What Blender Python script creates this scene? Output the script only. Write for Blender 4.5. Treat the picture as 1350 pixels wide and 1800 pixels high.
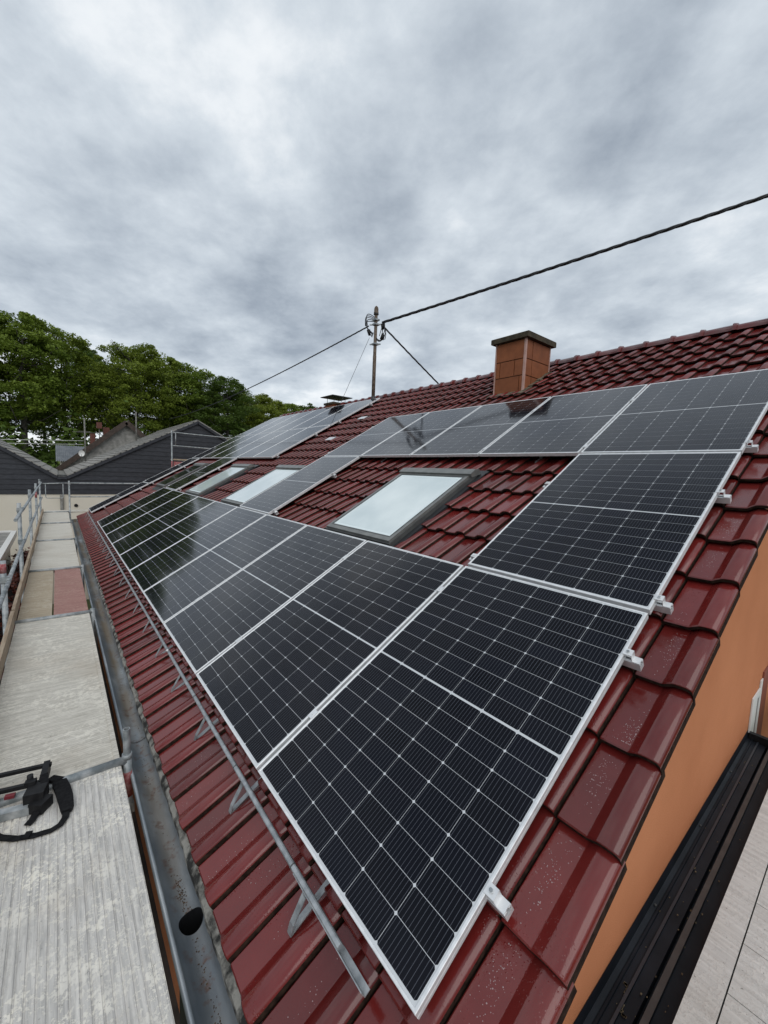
import bpy, math, random
import numpy as np
from mathutils import Matrix, Vector

random.seed(7)
rng = np.random.default_rng(11)
for o in list(bpy.data.objects):
    bpy.data.objects.remove(o)
SC = bpy.context.scene
COL = SC.collection
PI = math.pi
TH = math.radians(30.0)
CT, ST = math.cos(TH), math.sin(TH)
ZG = -4.6                                   # street level below the eaves

# ------------------------------------------------------------------ camera
cam_d = bpy.data.cameras.new('camera')
cam_d.sensor_fit = 'VERTICAL'
cam_d.sensor_height = 36.0
cam_d.lens = 36.0 * 711.65 / 1800.0
cam_d.clip_start = 0.02
cam_d.clip_end = 3000.0
cam = bpy.data.objects.new('camera', cam_d)
COL.objects.link(cam)
CAM = Vector((-0.7253, -0.6730, 1.4861))
cam.matrix_world = Matrix(((0.779558, 0.028984, -0.625659, CAM.x),
                           (-0.625051, 0.099827, -0.774175, CAM.y),
                           (0.040019, 0.994583, 0.095938, CAM.z),
                           (0, 0, 0, 1)))
SC.camera = cam

# ------------------------------------------------------------------ sky
SUN_DIR = Vector((-0.34, -0.66, 0.70)).normalized()      # towards the sun behind the clouds
world = bpy.data.worlds.new('World')
SC.world = world
world.use_nodes = True
wt = world.node_tree
wt.nodes.clear()


def wn(kind, **kw):
    n = wt.nodes.new(kind)
    for k, v in kw.items():
        if k in n.inputs:
            n.inputs[k].default_value = v
        else:
            setattr(n, k, v)
    return n


def wl(a, b):
    wt.links.new(a, b)


w_out = wn('ShaderNodeOutputWorld')
sky = wn('ShaderNodeTexSky')
sky.sky_type = 'NISHITA'
sky.sun_disc = False
sky.sun_elevation = math.asin(SUN_DIR.z)
sky.sun_rotation = math.atan2(SUN_DIR.x, SUN_DIR.y)
tc = wn('ShaderNodeTexCoord')
sep = wn('ShaderNodeSeparateXYZ')
wl(tc.outputs['Generated'], sep.inputs[0])


def wmath(op, a, b=None):
    n = wt.nodes.new('ShaderNodeMath')
    n.operation = op
    for i, v in enumerate((a, b)):
        if v is None:
            continue
        if isinstance(v, (int, float)):
            n.inputs[i].default_value = v
        else:
            wl(v, n.inputs[i])
    return n.outputs[0]


zz = wmath('ADD', wmath('MAXIMUM', sep.outputs[2], 0.0), 0.22)
comb = wn('ShaderNodeCombineXYZ')
wl(wmath('DIVIDE', sep.outputs[0], zz), comb.inputs[0])
wl(wmath('DIVIDE', sep.outputs[1], zz), comb.inputs[1])
n_big = wn('ShaderNodeTexNoise', Scale=0.85, Detail=2.0, Roughness=0.5, Distortion=0.0)
n_mid = wn('ShaderNodeTexNoise', Scale=2.3, Detail=9.0, Roughness=0.54, Distortion=0.08)
n_fin = wn('ShaderNodeTexNoise', Scale=6.5, Detail=9.0, Roughness=0.60, Distortion=0.1)
mapb = wn('ShaderNodeMapping')
mapb.inputs['Rotation'].default_value = (0, 0, math.radians(38))
mapb.inputs['Scale'].default_value = (1.0, 0.92, 1.0)
mapb.inputs['Location'].default_value = (8.3, 5.2, 0.4)
wl(comb.outputs[0], mapb.inputs[0])
for n in (n_big, n_mid, n_fin):
    wl(mapb.outputs[0], n.inputs['Vector'])
cl = wmath('ADD', wmath('MULTIPLY', n_big.outputs[0], 0.34),
           wmath('ADD', wmath('MULTIPLY', n_mid.outputs[0], 0.44), wmath('MULTIPLY', n_fin.outputs[0], 0.22)))
ramp = wn('ShaderNodeValToRGB')
wl(cl, ramp.inputs[0])
els = ramp.color_ramp.elements
els[0].position = 0.35
els[0].color = (0.325, 0.375, 0.440, 1)
els[1].position = 0.645
els[1].color = (0.95, 0.97, 0.985, 1)
e = els.new(0.44)
e.color = (0.49, 0.548, 0.612, 1)
e = els.new(0.515)
e.color = (0.645, 0.705, 0.762, 1)
e = els.new(0.575)
e.color = (0.83, 0.87, 0.905, 1)
bg_sky = wn('ShaderNodeBackground', Strength=0.10)
wl(sky.outputs[0], bg_sky.inputs['Color'])
bg_cl = wn('ShaderNodeBackground', Strength=1.08)
wl(ramp.outputs[0], bg_cl.inputs['Color'])
wmix = wn('ShaderNodeMixShader')
wmix.inputs[0].default_value = 0.93
wl(bg_sky.outputs[0], wmix.inputs[1])
wl(bg_cl.outputs[0], wmix.inputs[2])
wl(wmix.outputs[0], w_out.inputs[0])

# ------------------------------------------------------------------ sun (veiled by cloud) and exposure
sun_d = bpy.data.lights.new('sun', 'SUN')
sun_d.energy = 1.25
sun_d.angle = math.radians(60)
sun_d.color = (1.0, 0.965, 0.92)
sun = bpy.data.objects.new('sun', sun_d)
COL.objects.link(sun)
sun.rotation_euler = SUN_DIR.to_track_quat('Z', 'Y').to_euler()
sun.location = (-10, -10, 30)
vs = SC.view_settings
vs.view_transform = 'Standard'
vs.look = 'None'
vs.exposure = 0.0
vs.gamma = 1.0
vs.use_curve_mapping = False
SC.render.engine = 'CYCLES'
SC.render.resolution_x = 768
SC.render.resolution_y = 1024
SC.cycles.max_bounces = 5
SC.cycles.diffuse_bounces = 2
SC.cycles.glossy_bounces = 3
SC.cycles.transmission_bounces = 2
SC.cycles.transparent_max_bounces = 4
SC.cycles.sample_clamp_indirect = 4.0

# ================================================================== helpers
ORD = ['first', 'second', 'third', 'fourth', 'fifth', 'sixth', 'seventh', 'eighth', 'ninth', 'tenth',
       'eleventh', 'twelfth', 'thirteenth', 'fourteenth', 'fifteenth', 'sixteenth', 'seventeenth',
       'eighteenth', 'nineteenth', 'twentieth', 'twenty-first', 'twenty-second']


class MB:
    def __init__(self):
        self.v, self.f, self.s, self.m = [], [], [], []

    def face(self, idx, smooth=False, mi=0):
        self.f.append(tuple(idx))
        self.s.append(smooth)
        self.m.append(mi)

    def box(self, lo, hi):
        self.obox(((lo[0] + hi[0]) / 2, (lo[1] + hi[1]) / 2, (lo[2] + hi[2]) / 2),
                  (1, 0, 0), (0, 1, 0), (0, 0, 1),
                  (hi[0] - lo[0], hi[1] - lo[1], hi[2] - lo[2]))
        return self

    def obox(self, c, ax, ay, az, size, bev=0.0):
        c, ax, ay, az = Vector(c), Vector(ax), Vector(ay), Vector(az)
        n = len(self.v)
        for k in (-1, 1):
            for j in (-1, 1):
                for i in (-1, 1):
                    self.v.append(tuple(c + ax * i * size[0] / 2 + ay * j * size[1] / 2 + az * k * size[2] / 2))
        for q in ((0, 2, 3, 1), (4, 5, 7, 6), (0, 1, 5, 4), (2, 6, 7, 3), (0, 4, 6, 2), (1, 3, 7, 5)):
            self.face([n + a for a in q])
        return self

    def bar(self, p0, p1, w, t, up=(0, 0, 1)):
        p0, p1, up = Vector(p0), Vector(p1), Vector(up)
        d = (p1 - p0)
        L = d.length
        d.normalize()
        s = d.cross(up).normalized()
        u2 = s.cross(d).normalized()
        return self.obox((p0 + p1) / 2, d, s, u2, (L, w, t))

    def tube(self, pts, r, n=10, caps=True, smooth=True):
        pts = [Vector(p) for p in pts]
        rs = r if isinstance(r, (list, tuple)) else [r] * len(pts)
        base = len(self.v)
        prev = None
        for i, p in enumerate(pts):
            a = pts[max(i - 1, 0)]
            b = pts[min(i + 1, len(pts) - 1)]
            d = (b - a).normalized()
            if prev is None:
                ref = Vector((0, 0, 1)) if abs(d.z) < 0.9 else Vector((1, 0, 0))
                s = d.cross(ref).normalized()
            else:
                s = (prev - d * prev.dot(d)).normalized()
            prev = s
            u2 = d.cross(s)
            for k in range(n):
                an = 2 * PI * k / n
                self.v.append(tuple(p + (s * math.cos(an) + u2 * math.sin(an)) * rs[i]))
        for i in range(len(pts) - 1):
            for k in range(n):
                a = base + i * n + k
                b = base + i * n + (k + 1) % n
                self.face((a, b, b + n, a + n), smooth)
        if caps:
            self.face([base + k for k in range(n)][::-1])
            self.face([base + (len(pts) - 1) * n + k for k in range(n)])
        return self

    def extrude(self, poly, axis_pts, closed=True, smooth=False, caps=True):
        """poly: list of 3-vectors offsets; axis_pts: list of origins."""
        base = len(self.v)
        m = len(poly)
        for o in axis_pts:
            for p in poly:
                self.v.append((o[0] + p[0], o[1] + p[1], o[2] + p[2]))
        for i in range(len(axis_pts) - 1):
            for k in range(m if closed else m - 1):
                a = base + i * m + k
                b = base + i * m + (k + 1) % m
                self.face((a, b, b + m, a + m), smooth)
        if caps and closed:
            self.face([base + k for k in range(m)][::-1])
            self.face([base + (len(axis_pts) - 1) * m + k for k in range(m)])
        return self

    def poly(self, pts):
        n = len(self.v)
        self.v.extend(tuple(p) for p in pts)
        self.face(range(n, n + len(pts)))
        return self

    def mesh(self, name, mat):
        me = bpy.data.meshes.new(name)
        me.from_pydata(self.v, [], self.f)
        me.polygons.foreach_set('use_smooth', self.s)
        for mm in (mat if isinstance(mat, (list, tuple)) else [mat]):
            if mm:
                me.materials.append(mm)
        if any(self.m):
            me.polygons.foreach_set('material_index', self.m)
        me.update()
        return me

    def build(self, name, mat, parent=None, loc=None, rot=None):
        o = bpy.data.objects.new(name, self.mesh(name, mat))
        COL.objects.link(o)
        o.parent = parent
        if loc is not None:
            o.location = loc
        if rot is not None:
            o.rotation_euler = rot
        return o


def fix_normals(o):
    import bmesh
    bm = bmesh.new()
    bm.from_mesh(o.data)
    bmesh.ops.recalc_face_normals(bm, faces=bm.faces)
    bm.to_mesh(o.data)
    bm.free()
    return o


def mobj(name, me, parent=None, loc=(0, 0, 0), rot=(0, 0, 0)):
    o = bpy.data.objects.new(name, me)
    COL.objects.link(o)
    o.parent = parent
    o.location = loc
    o.rotation_euler = rot
    return o


def tag(o, label=None, cat=None, group=None, kind=None):
    if label:
        o['label'] = label
    if cat:
        o['category'] = cat
    if group:
        o['group'] = group
    if kind:
        o['kind'] = kind
    return o


def empty(name, loc=(0, 0, 0), rot=(0, 0, 0), parent=None):
    o = bpy.data.objects.new(name, None)
    o.empty_display_size = 0.1
    COL.objects.link(o)
    o.location = loc
    o.rotation_euler = rot
    o.parent = parent
    return o


ROOF_ROT = (0, -TH, 0)                       # local x up the slope, y along the eaves, z off the roof


def rw(u, v, h=0.0):
    return Vector((v * CT - h * ST, u, v * ST + h * CT))


# ------------------------------------------------------------------ materials
def new_mat(name):
    m = bpy.data.materials.new(name)
    m.use_nodes = True
    nt = m.node_tree
    nt.nodes.clear()
    out = nt.nodes.new('ShaderNodeOutputMaterial')
    bs = nt.nodes.new('ShaderNodeBsdfPrincipled')
    nt.links.new(bs.outputs[0], out.inputs[0])
    return m, nt, bs


class NT:
    def __init__(self, nt):
        self.nt = nt

    def node(self, kind, **kw):
        n = self.nt.nodes.new(kind)
        for k, v in kw.items():
            if k in n.inputs:
                n.inputs[k].default_value = v
            else:
                setattr(n, k, v)
        return n

    def link(self, a, b):
        self.nt.links.new(a, b)

    def math(self, op, a, b=None, c=None, clamp=False):
        n = self.nt.nodes.new('ShaderNodeMath')
        n.operation = op
        n.use_clamp = clamp
        for i, v in enumerate((a, b, c)):
            if v is None:
                continue
            if isinstance(v, (int, float)):
                n.inputs[i].default_value = v
            else:
                self.link(v, n.inputs[i])
        return n.outputs[0]

    def ramp(self, fac, stops):
        n = self.nt.nodes.new('ShaderNodeValToRGB')
        self.link(fac, n.inputs[0])
        els = n.color_ramp.elements
        els[0].position = stops[0][0]
        els[0].color = (*stops[0][1], 1)
        els[1].position = stops[-1][0]
        els[1].color = (*stops[-1][1], 1)
        for p, c in stops[1:-1]:
            e = els.new(p)
            e.color = (*c, 1)
        return n.outputs[0]

    def mix(self, fac, a, b, blend='MIX'):
        n = self.nt.nodes.new('ShaderNodeMix')
        n.data_type = 'RGBA'
        n.blend_type = blend
        if isinstance(fac, (int, float)):
            n.inputs[0].default_value = fac
        else:
            self.link(fac, n.inputs[0])
        for i, v in ((6, a), (7, b)):
            if isinstance(v, tuple):
                n.inputs[i].default_value = (*v, 1)
            else:
                self.link(v, n.inputs[i])
        return n.outputs[2]

    def noise(self, vec, scale, detail=5.0, rough=0.55, dist=0.0):
        n = self.node('ShaderNodeTexNoise', Scale=scale, Detail=detail, Roughness=rough, Distortion=dist)
        if vec is not None:
            self.link(vec, n.inputs['Vector'])
        return n.outputs[0]

    def coords(self, kind='Object', scale=(1, 1, 1), rot=(0, 0, 0)):
        t = self.nt.nodes.new('ShaderNodeTexCoord')
        mp = self.nt.nodes.new('ShaderNodeMapping')
        mp.inputs['Scale'].default_value = scale
        mp.inputs['Rotation'].default_value = rot
        self.link(t.outputs[kind], mp.inputs[0])
        return mp.outputs[0]

    def worldpos(self, scale=(1, 1, 1)):
        g = self.nt.nodes.new('ShaderNodeNewGeometry')
        mp = self.nt.nodes.new('ShaderNodeMapping')
        mp.inputs['Scale'].default_value = scale
        self.link(g.outputs['Position'], mp.inputs[0])
        return mp.outputs[0]

    def bump(self, height, strength, dist=0.01):
        b = self.node('ShaderNodeBump', Strength=strength, Distance=dist)
        self.link(height, b.inputs['Height'])
        return b.outputs[0]


def mat(name, c1, c2=None, scale=6.0, lo=0.4, hi=0.62, rough=0.5, rough2=None, metal=0.0, bump=0.0, bscale=40.0,
        spec=0.5, stretch=(1, 1, 1), detail=6.0, world=True, rand=0.0, coat=0.0):
    m, nt, bs = new_mat(name)
    N = NT(nt)
    vec = N.worldpos(stretch) if world else N.coords('Object', stretch)
    bs.inputs['Metallic'].default_value = metal
    bs.inputs['Specular IOR Level'].default_value = spec
    bs.inputs['Coat Weight'].default_value = coat
    bs.inputs['Coat Roughness'].default_value = 0.1
    col = None
    if c2 is not None:
        f = N.noise(vec, scale, detail)
        col = N.ramp(f, [(lo, c1), (hi, c2)])
        if rough2 is not None:
            r = N.node('ShaderNodeMapRange')
            N.link(f, r.inputs[0])
            r.inputs[1].default_value = lo
            r.inputs[2].default_value = hi
            r.inputs[3].default_value = rough
            r.inputs[4].default_value = rough2
            N.link(r.outputs[0], bs.inputs['Roughness'])
        else:
            bs.inputs['Roughness'].default_value = rough
    else:
        bs.inputs['Roughness'].default_value = rough
    if rand > 0:
        oi = N.node('ShaderNodeObjectInfo')
        k = N.math('ADD', N.math('MULTIPLY', oi.outputs['Random'], rand * 2), 1 - rand)
        hsv = N.node('ShaderNodeHueSaturation')
        if col is None:
            hsv.inputs['Color'].default_value = (*c1, 1)
        else:
            N.link(col, hsv.inputs['Color'])
        N.link(k, hsv.inputs['Value'])
        col = hsv.outputs[0]
    if col is None:
        bs.inputs['Base Color'].default_value = (*c1, 1)
    else:
        N.link(col, bs.inputs['Base Color'])
    if bump > 0:
        N.link(N.bump(N.noise(vec, bscale, 6.0, 0.6), bump), bs.inputs['Normal'])
    return m


def tile_material(name):
    m, nt, bs = new_mat(name)
    N = NT(nt)
    p = N.worldpos()
    big = N.noise(p, 1.3, 4.0)
    med = N.noise(p, 9.0, 5.0)
    fine = N.noise(p, 120.0, 3.0)
    c = N.mix(N.math('MULTIPLY', med, 1.0), (0.105, 0.0085, 0.0080), (0.165, 0.020, 0.018))
    # weathering film and grime: brownish in patches
    g = N.ramp(big, [(0.45, (0, 0, 0)), (0.75, (1, 1, 1))])
    c = N.mix(N.math('MULTIPLY', g, 0.40), c, (0.085, 0.030, 0.024))
    # per tile tone
    oi = N.node('ShaderNodeObjectInfo')
    wp = N.node('ShaderNodeTexWhiteNoise')
    at = N.node('ShaderNodeAttribute', attribute_name='tone')
    tone = N.math('ADD', N.math('MULTIPLY', N.math('ADD', oi.outputs['Random'], at.outputs['Fac']), 0.50), 0.72)
    hs = N.node('ShaderNodeHueSaturation')
    N.link(tone, hs.inputs['Value'])
    N.link(c, hs.inputs['Color'])
    c = hs.outputs[0]
    N.link(c, bs.inputs['Base Color'])
    rr = N.math('ADD', N.math('MULTIPLY', med, 0.16), 0.07)
    N.link(rr, bs.inputs['Roughness'])
    bs.inputs['Specular IOR Level'].default_value = 0.62
    # rain drops standing on the glaze
    vo = N.node('ShaderNodeTexVoronoi', Scale=95.0)
    N.link(p, vo.inputs['Vector'])
    drop = N.ramp(vo.outputs['Distance'], [(0.10, (1, 1, 1)), (0.30, (0, 0, 0))])
    wet = N.ramp(N.noise(p, 4.5, 3.0), [(0.50, (0, 0, 0)), (0.62, (1, 1, 1))])
    hgt = N.math('ADD', N.math('MULTIPLY', N.math('MULTIPLY', drop, wet), 0.9), N.math('MULTIPLY', fine, 0.25))
    hgt = N.math('ADD', hgt, N.math('MULTIPLY', med, 0.8))
    N.link(N.bump(hgt, 0.35, 0.0025), bs.inputs['Normal'])
    return m


def cell_material():
    m, nt, bs = new_mat('solar_cell')
    N = NT(nt)
    tcn = nt.nodes.new('ShaderNodeTexCoord')
    sp = N.node('ShaderNodeSeparateXYZ')
    N.link(tcn.outputs['Object'], sp.inputs[0])
    # bus wires run up the slope, sixteen millimetres apart
    fr = N.math('FRACT', N.math('DIVIDE', N.math('ADD', sp.outputs[1], 20.0 * 0.0166 + 0.0083), 0.0166))
    d = N.math('ABSOLUTE', N.math('SUBTRACT', fr, 0.5))
    line = N.math('LESS_THAN', d, 0.042)
    oi = N.node('ShaderNodeObjectInfo')
    p = N.worldpos()
    nz = N.noise(p, 3.0, 3.0)
    base = N.mix(N.math('MULTIPLY', N.math('ADD', oi.outputs['Random'], nz), 0.5), (0.0025, 0.0028, 0.0050), (0.0045, 0.0058, 0.0115))
    col = N.mix(line, base, (0.080, 0.086, 0.105))
    N.link(col, bs.inputs['Base Color'])
    bs.inputs['Roughness'].default_value = 0.07
    # anti-reflective glass: weak mirror face on, strong at a glancing angle
    lw = N.node('ShaderNodeLayerWeight', Blend=0.5)
    mr = N.node('ShaderNodeMapRange')
    N.link(lw.outputs['Facing'], mr.inputs[0])
    mr.inputs[1].default_value = 0.45
    mr.inputs[2].default_value = 0.90
    mr.inputs[3].default_value = 0.14
    mr.inputs[4].default_value = 1.0
    N.link(mr.outputs[0], bs.inputs['Specular IOR Level'])
    dust = N.noise(p, 26.0, 5.0)
    r = N.math('ADD', N.math('MULTIPLY', dust, 0.06), 0.05)
    N.link(r, bs.inputs['Roughness'])
    return m


M = {}
M['tile'] = tile_material('glazed_red_tile')
M['cell'] = cell_material()
M['tile_edge'] = mat('grimy_edge_joint_shade', (0.014, 0.008, 0.006), (0.036, 0.021, 0.015), 40, rough=0.95, spec=0.1)  # edge grime plus joint shade, both painted into one dark brown
M['backsheet'] = mat('backsheet_white', (0.54, 0.56, 0.58), rough=0.12, spec=0.5)
M['alu'] = mat('anodised_aluminium', (0.70, 0.71, 0.72), (0.80, 0.81, 0.82), 30, rough=0.42, metal=0.45, bump=0.03, bscale=200)
M['alu_rail'] = mat('mill_aluminium', (0.64, 0.65, 0.66), (0.76, 0.77, 0.78), 14, rough=0.42, metal=0.5)
M['steel'] = mat('galvanised_steel', (0.24, 0.26, 0.275), (0.42, 0.44, 0.455), 22, 0.35, 0.65, rough=0.42, rough2=0.55, metal=0.6, bump=0.05, bscale=80)
M['steel_worn'] = mat('worn_scaffold_tube', (0.20, 0.225, 0.235), (0.46, 0.475, 0.48), 13, 0.38, 0.66, rough=0.5, rough2=0.7, metal=0.45, bump=0.12, bscale=60)
M['red_band'] = mat('faded_red_paint', (0.27, 0.045, 0.05), (0.40, 0.20, 0.20), 26, rough=0.65)
M['render_orange'] = mat('orange_render', (0.52, 0.198, 0.088), (0.60, 0.240, 0.112), 1.3, 0.32, 0.68, rough=0.92, bump=0.7, bscale=240, spec=0.25)
M['cream'] = mat('cream_render', (0.62, 0.58, 0.49), (0.70, 0.66, 0.57), 0.8, 0.3, 0.7, rough=0.9, spec=0.2)
M['slate_dark'] = mat('slate_cladding', (0.018, 0.020, 0.026), (0.034, 0.037, 0.046), 5.0, 0.35, 0.65, rough=0.55, spec=0.35, rand=0.12, stretch=(1, 1, 3))
M['slate_roof'] = mat('weathered_slate', (0.17, 0.165, 0.152), (0.31, 0.30, 0.28), 4.0, 0.35, 0.65, rough=0.75, bump=0.5, bscale=12, rand=0.1)
M['brown_wood'] = mat('dark_brown_wood', (0.035, 0.022, 0.016), (0.06, 0.040, 0.030), 6, rough=0.7)
M['metal_roof'] = mat('blue_grey_sheet', (0.14, 0.155, 0.175), (0.20, 0.215, 0.235), 2, rough=0.5)
M['brick'] = mat('red_brick', (0.085, 0.030, 0.022), (0.15, 0.060, 0.046), 14, rough=0.9)
M['white'] = mat('white_plastic', (0.72, 0.72, 0.70), rough=0.4)
M['black'] = mat('black_plastic', (0.008, 0.008, 0.009), (0.015, 0.015, 0.016), 30, rough=0.6, spec=0.25)
M['webbing'] = mat('black_webbing', (0.007, 0.007, 0.008), (0.015, 0.015, 0.016), 60, rough=0.9, spec=0.15, bump=0.4, bscale=300)
M['cable'] = mat('black_cable', (0.012, 0.013, 0.016), rough=0.55)
M['red_plastic'] = mat('red_plastic', (0.16, 0.02, 0.028), rough=0.5)
M['dark_alu'] = mat('grey_window_metal', (0.085, 0.088, 0.088), (0.115, 0.118, 0.116), 9, rough=0.42, metal=0.4)
M['dark_flash'] = mat('black_flashing', (0.018, 0.019, 0.021), (0.032, 0.034, 0.038), 5, rough=0.38, metal=0.2)
M['ledge'] = mat('black_blue_sheet', (0.008, 0.010, 0.014), (0.016, 0.019, 0.026), 4, rough=0.45, spec=0.2)
M['ledge_rib'] = mat('dark_blue_rib', (0.030, 0.036, 0.046), rough=0.35)
M['sash'] = mat('grey_sash_metal', (0.16, 0.165, 0.16), (0.21, 0.215, 0.205), 9, rough=0.4, metal=0.4)
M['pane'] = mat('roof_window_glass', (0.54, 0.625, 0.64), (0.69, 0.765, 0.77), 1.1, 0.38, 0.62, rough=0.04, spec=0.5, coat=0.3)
M['blind'] = mat('pale_blind', (0.68, 0.76, 0.77), rough=0.5)
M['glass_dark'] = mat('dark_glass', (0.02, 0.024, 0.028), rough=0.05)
M['copper_fibre'] = mat('orange_brown_fibre_panel', (0.175, 0.050, 0.014), (0.245, 0.076, 0.024), 7, 0.3, 0.7, rough=0.75, rand=0.10, bump=0.1, bscale=90)
M['pink_strip'] = mat('pinkish_corner_strip', (0.40, 0.24, 0.20), (0.46, 0.29, 0.25), 10, rough=0.6)
M['moss_concrete'] = mat('mossy_concrete', (0.022, 0.018, 0.010), (0.070, 0.056, 0.034), 9, 0.35, 0.68, rough=0.95, bump=0.8, bscale=30)
M['lead'] = mat('weathered_lead', (0.12, 0.115, 0.10), (0.20, 0.195, 0.18), 8, rough=0.7, bump=0.3, bscale=25)
M['rust'] = mat('rusty_mast', (0.085, 0.060, 0.042), (0.16, 0.125, 0.095), 14, rough=0.8, bump=0.2)
M['wood_board'] = mat('weathered_board', (0.24, 0.17, 0.11), (0.40, 0.32, 0.235), 9, 0.3, 0.7, rough=0.85, stretch=(6, 0.4, 6), bump=0.4, bscale=20)
M['hedge'] = mat('red_leaf', (0.075, 0.010, 0.007), (0.17, 0.040, 0.018), 3, rough=0.5, rand=0.2)
M['hedge_core'] = mat('hedge_twigs', (0.012, 0.008, 0.007), rough=0.9)
M['bark'] = mat('beech_bark', (0.045, 0.040, 0.032), (0.085, 0.078, 0.066), 5, rough=0.9, stretch=(3, 3, 0.6))
M['fascia'] = mat('grey_fascia', (0.022, 0.022, 0.020), (0.31, 0.30, 0.27), 11, 0.42, 0.56, rough=0.85, bump=0.6, bscale=45)
M['soffit'] = mat('dark_soffit', (0.05, 0.028, 0.018), rough=0.8)


def zinc_material():
    m, nt, bs = new_mat('old_zinc_gutter')
    N = NT(nt)
    p = N.worldpos((1, 0.35, 1))
    q = N.worldpos()
    n1 = N.noise(p, 7.0, 6.0)
    base = N.ramp(n1, [(0.33, (0.145, 0.175, 0.205)), (0.5, (0.225, 0.255, 0.280)), (0.66, (0.38, 0.41, 0.43))])
    # silt lies along the bottom of the trough
    g = N.node('ShaderNodeNewGeometry')
    sp = N.node('ShaderNodeSeparateXYZ')
    N.link(g.outputs['Position'], sp.inputs[0])
    mid = N.math('ABSOLUTE', N.math('ADD', sp.outputs[0], 0.338))
    band = N.ramp(mid, [(0.015, (1, 1, 1)), (0.062, (0, 0, 0))])
    dirt = N.ramp(N.noise(N.worldpos((1, 0.25, 1)), 5.0, 7.0), [(0.34, (0, 0, 0)), (0.54, (1, 1, 1))])
    far = N.ramp(N.math('MULTIPLY', sp.outputs[1], 0.1), [(0.10, (0.45, 0.45, 0.45)), (0.40, (1, 1, 1))])
    c = N.mix(N.math('MULTIPLY', N.math('MULTIPLY', band, dirt), far), base, (0.20, 0.155, 0.105))
    rust = N.ramp(N.noise(q, 16.0, 6.0), [(0.55, (0, 0, 0)), (0.66, (1, 1, 1))])
    c = N.mix(N.math('MULTIPLY', N.math('MULTIPLY', rust, band), 0.8), c, (0.13, 0.055, 0.028))
    N.link(c, bs.inputs['Base Color'])
    bs.inputs['Metallic'].default_value = 0.35
    N.link(N.math('ADD', N.math('MULTIPLY', n1, 0.35), 0.22), bs.inputs['Roughness'])
    N.link(N.bump(n1, 0.25, 0.01), bs.inputs['Normal'])
    return m


def deck_material(name, c_hi, c_lo, stripes, worn=(0.60, 0.57, 0.50), stripe_scale=60.0, blot=0.55, seed=0.0):
    """worn scaffold deck: c_lo/c_hi base, cement splashes, fine ribs along (y) or across (x)."""
    m, nt, bs = new_mat(name)
    N = NT(nt)
    t = nt.nodes.new('ShaderNodeNewGeometry')
    mp = nt.nodes.new('ShaderNodeMapping')
    mp.inputs['Location'].default_value = (seed, seed * 1.7, 0)
    N.link(t.outputs['Position'], mp.inputs[0])
    p = mp.outputs[0]
    ms = nt.nodes.new('ShaderNodeMapping')
    ms.inputs['Scale'].default_value = (1, 0.06, 1) if stripes == 'y' else (0.12, 1, 1)
    N.link(p, ms.inputs[0])
    streak = N.noise(ms.outputs[0], stripe_scale, 4.0, 0.7, 0.15)
    big = N.noise(p, 3.0, 8.0, 0.62)
    med = N.math('ADD', N.math('MULTIPLY', N.noise(p, 9.0, 8.0, 0.62, 0.2), 0.36), N.math('MULTIPLY', N.noise(p, 62.0 if stripes == 'y' else 34.0, 8.0, 0.72, 0.2), 0.64))
    c = N.mix(N.ramp(streak, [(0.34, (0, 0, 0)), (0.66, (1, 1, 1))]), c_lo, c_hi)
    wv = N.node('ShaderNodeTexWave', Scale=15.0, Distortion=3.0, Detail=3.0)
    wv.inputs['Detail Scale'].default_value = 1.5
    wv.bands_direction = 'X' if stripes == 'y' else 'Y'
    N.link(p, wv.inputs['Vector'])
    rib = wv.outputs[1]
    if stripes == 'x':
        c = N.mix(N.math('MULTIPLY', rib, 0.55), c, c_lo)
    spl = N.ramp(med, [(0.50, (0, 0, 0)), (0.525, (1, 1, 1))])
    spl2 = N.ramp(big, [(0.38, (0.1, 0.1, 0.1)), (0.62, (1, 1, 1))])
    f = N.math('MULTIPLY', N.math('MULTIPLY', spl, spl2), blot)
    c = N.mix(f, c, worn)
    stain = N.ramp(N.noise(p, 1.7, 5.0), [(0.50, (0, 0, 0)), (0.72, (1, 1, 1))])
    c = N.mix(N.math('MULTIPLY', stain, 0.35), c, (0.33, 0.255, 0.18))
    speck = N.ramp(N.noise(p, 70.0, 2.0), [(0.69, (0, 0, 0)), (0.74, (1, 1, 1))])
    c = N.mix(N.math('MULTIPLY', speck, 0.6), c, (0.10, 0.09, 0.075))
    N.link(c, bs.inputs['Base Color'])
    bs.inputs['Roughness'].default_value = 0.72
    bs.inputs['Specular IOR Level'].default_value = 0.35
    h = N.math('ADD', N.math('MULTIPLY', streak, 0.5), N.math('MULTIPLY', spl, 0.30))
    if stripes == 'x':
        h = N.math('ADD', h, N.math('MULTIPLY', rib, 0.9))
    N.link(N.bump(h, 0.55, 0.004), bs.inputs['Normal'])
    return m


M['zinc'] = zinc_material()
M['deck_alu'] = deck_material('worn_aluminium_deck', (0.64, 0.615, 0.575), (0.37, 0.36, 0.345), 'y', (0.80, 0.76, 0.67), 70, 0.9)
M['deck_ply'] = deck_material('worn_grooved_deck', (0.67, 0.635, 0.565), (0.40, 0.375, 0.325), 'x', (0.76, 0.72, 0.63), 34, 0.6, 3.0)
M['deck_tan'] = deck_material('tan_plank', (0.46, 0.385, 0.285), (0.31, 0.25, 0.175), 'x', (0.55, 0.50, 0.41), 26, 0.4, 6.0)
M['deck_red'] = deck_material('reddish_plank', (0.37, 0.20, 0.17), (0.27, 0.135, 0.115), 'x', (0.50, 0.33, 0.28), 26, 0.4, 9.0)
M['deck_far'] = deck_material('pale_deck', (0.64, 0.605, 0.54), (0.48, 0.45, 0.385), 'x', (0.68, 0.65, 0.58), 20, 0.4, 12.0)
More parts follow.
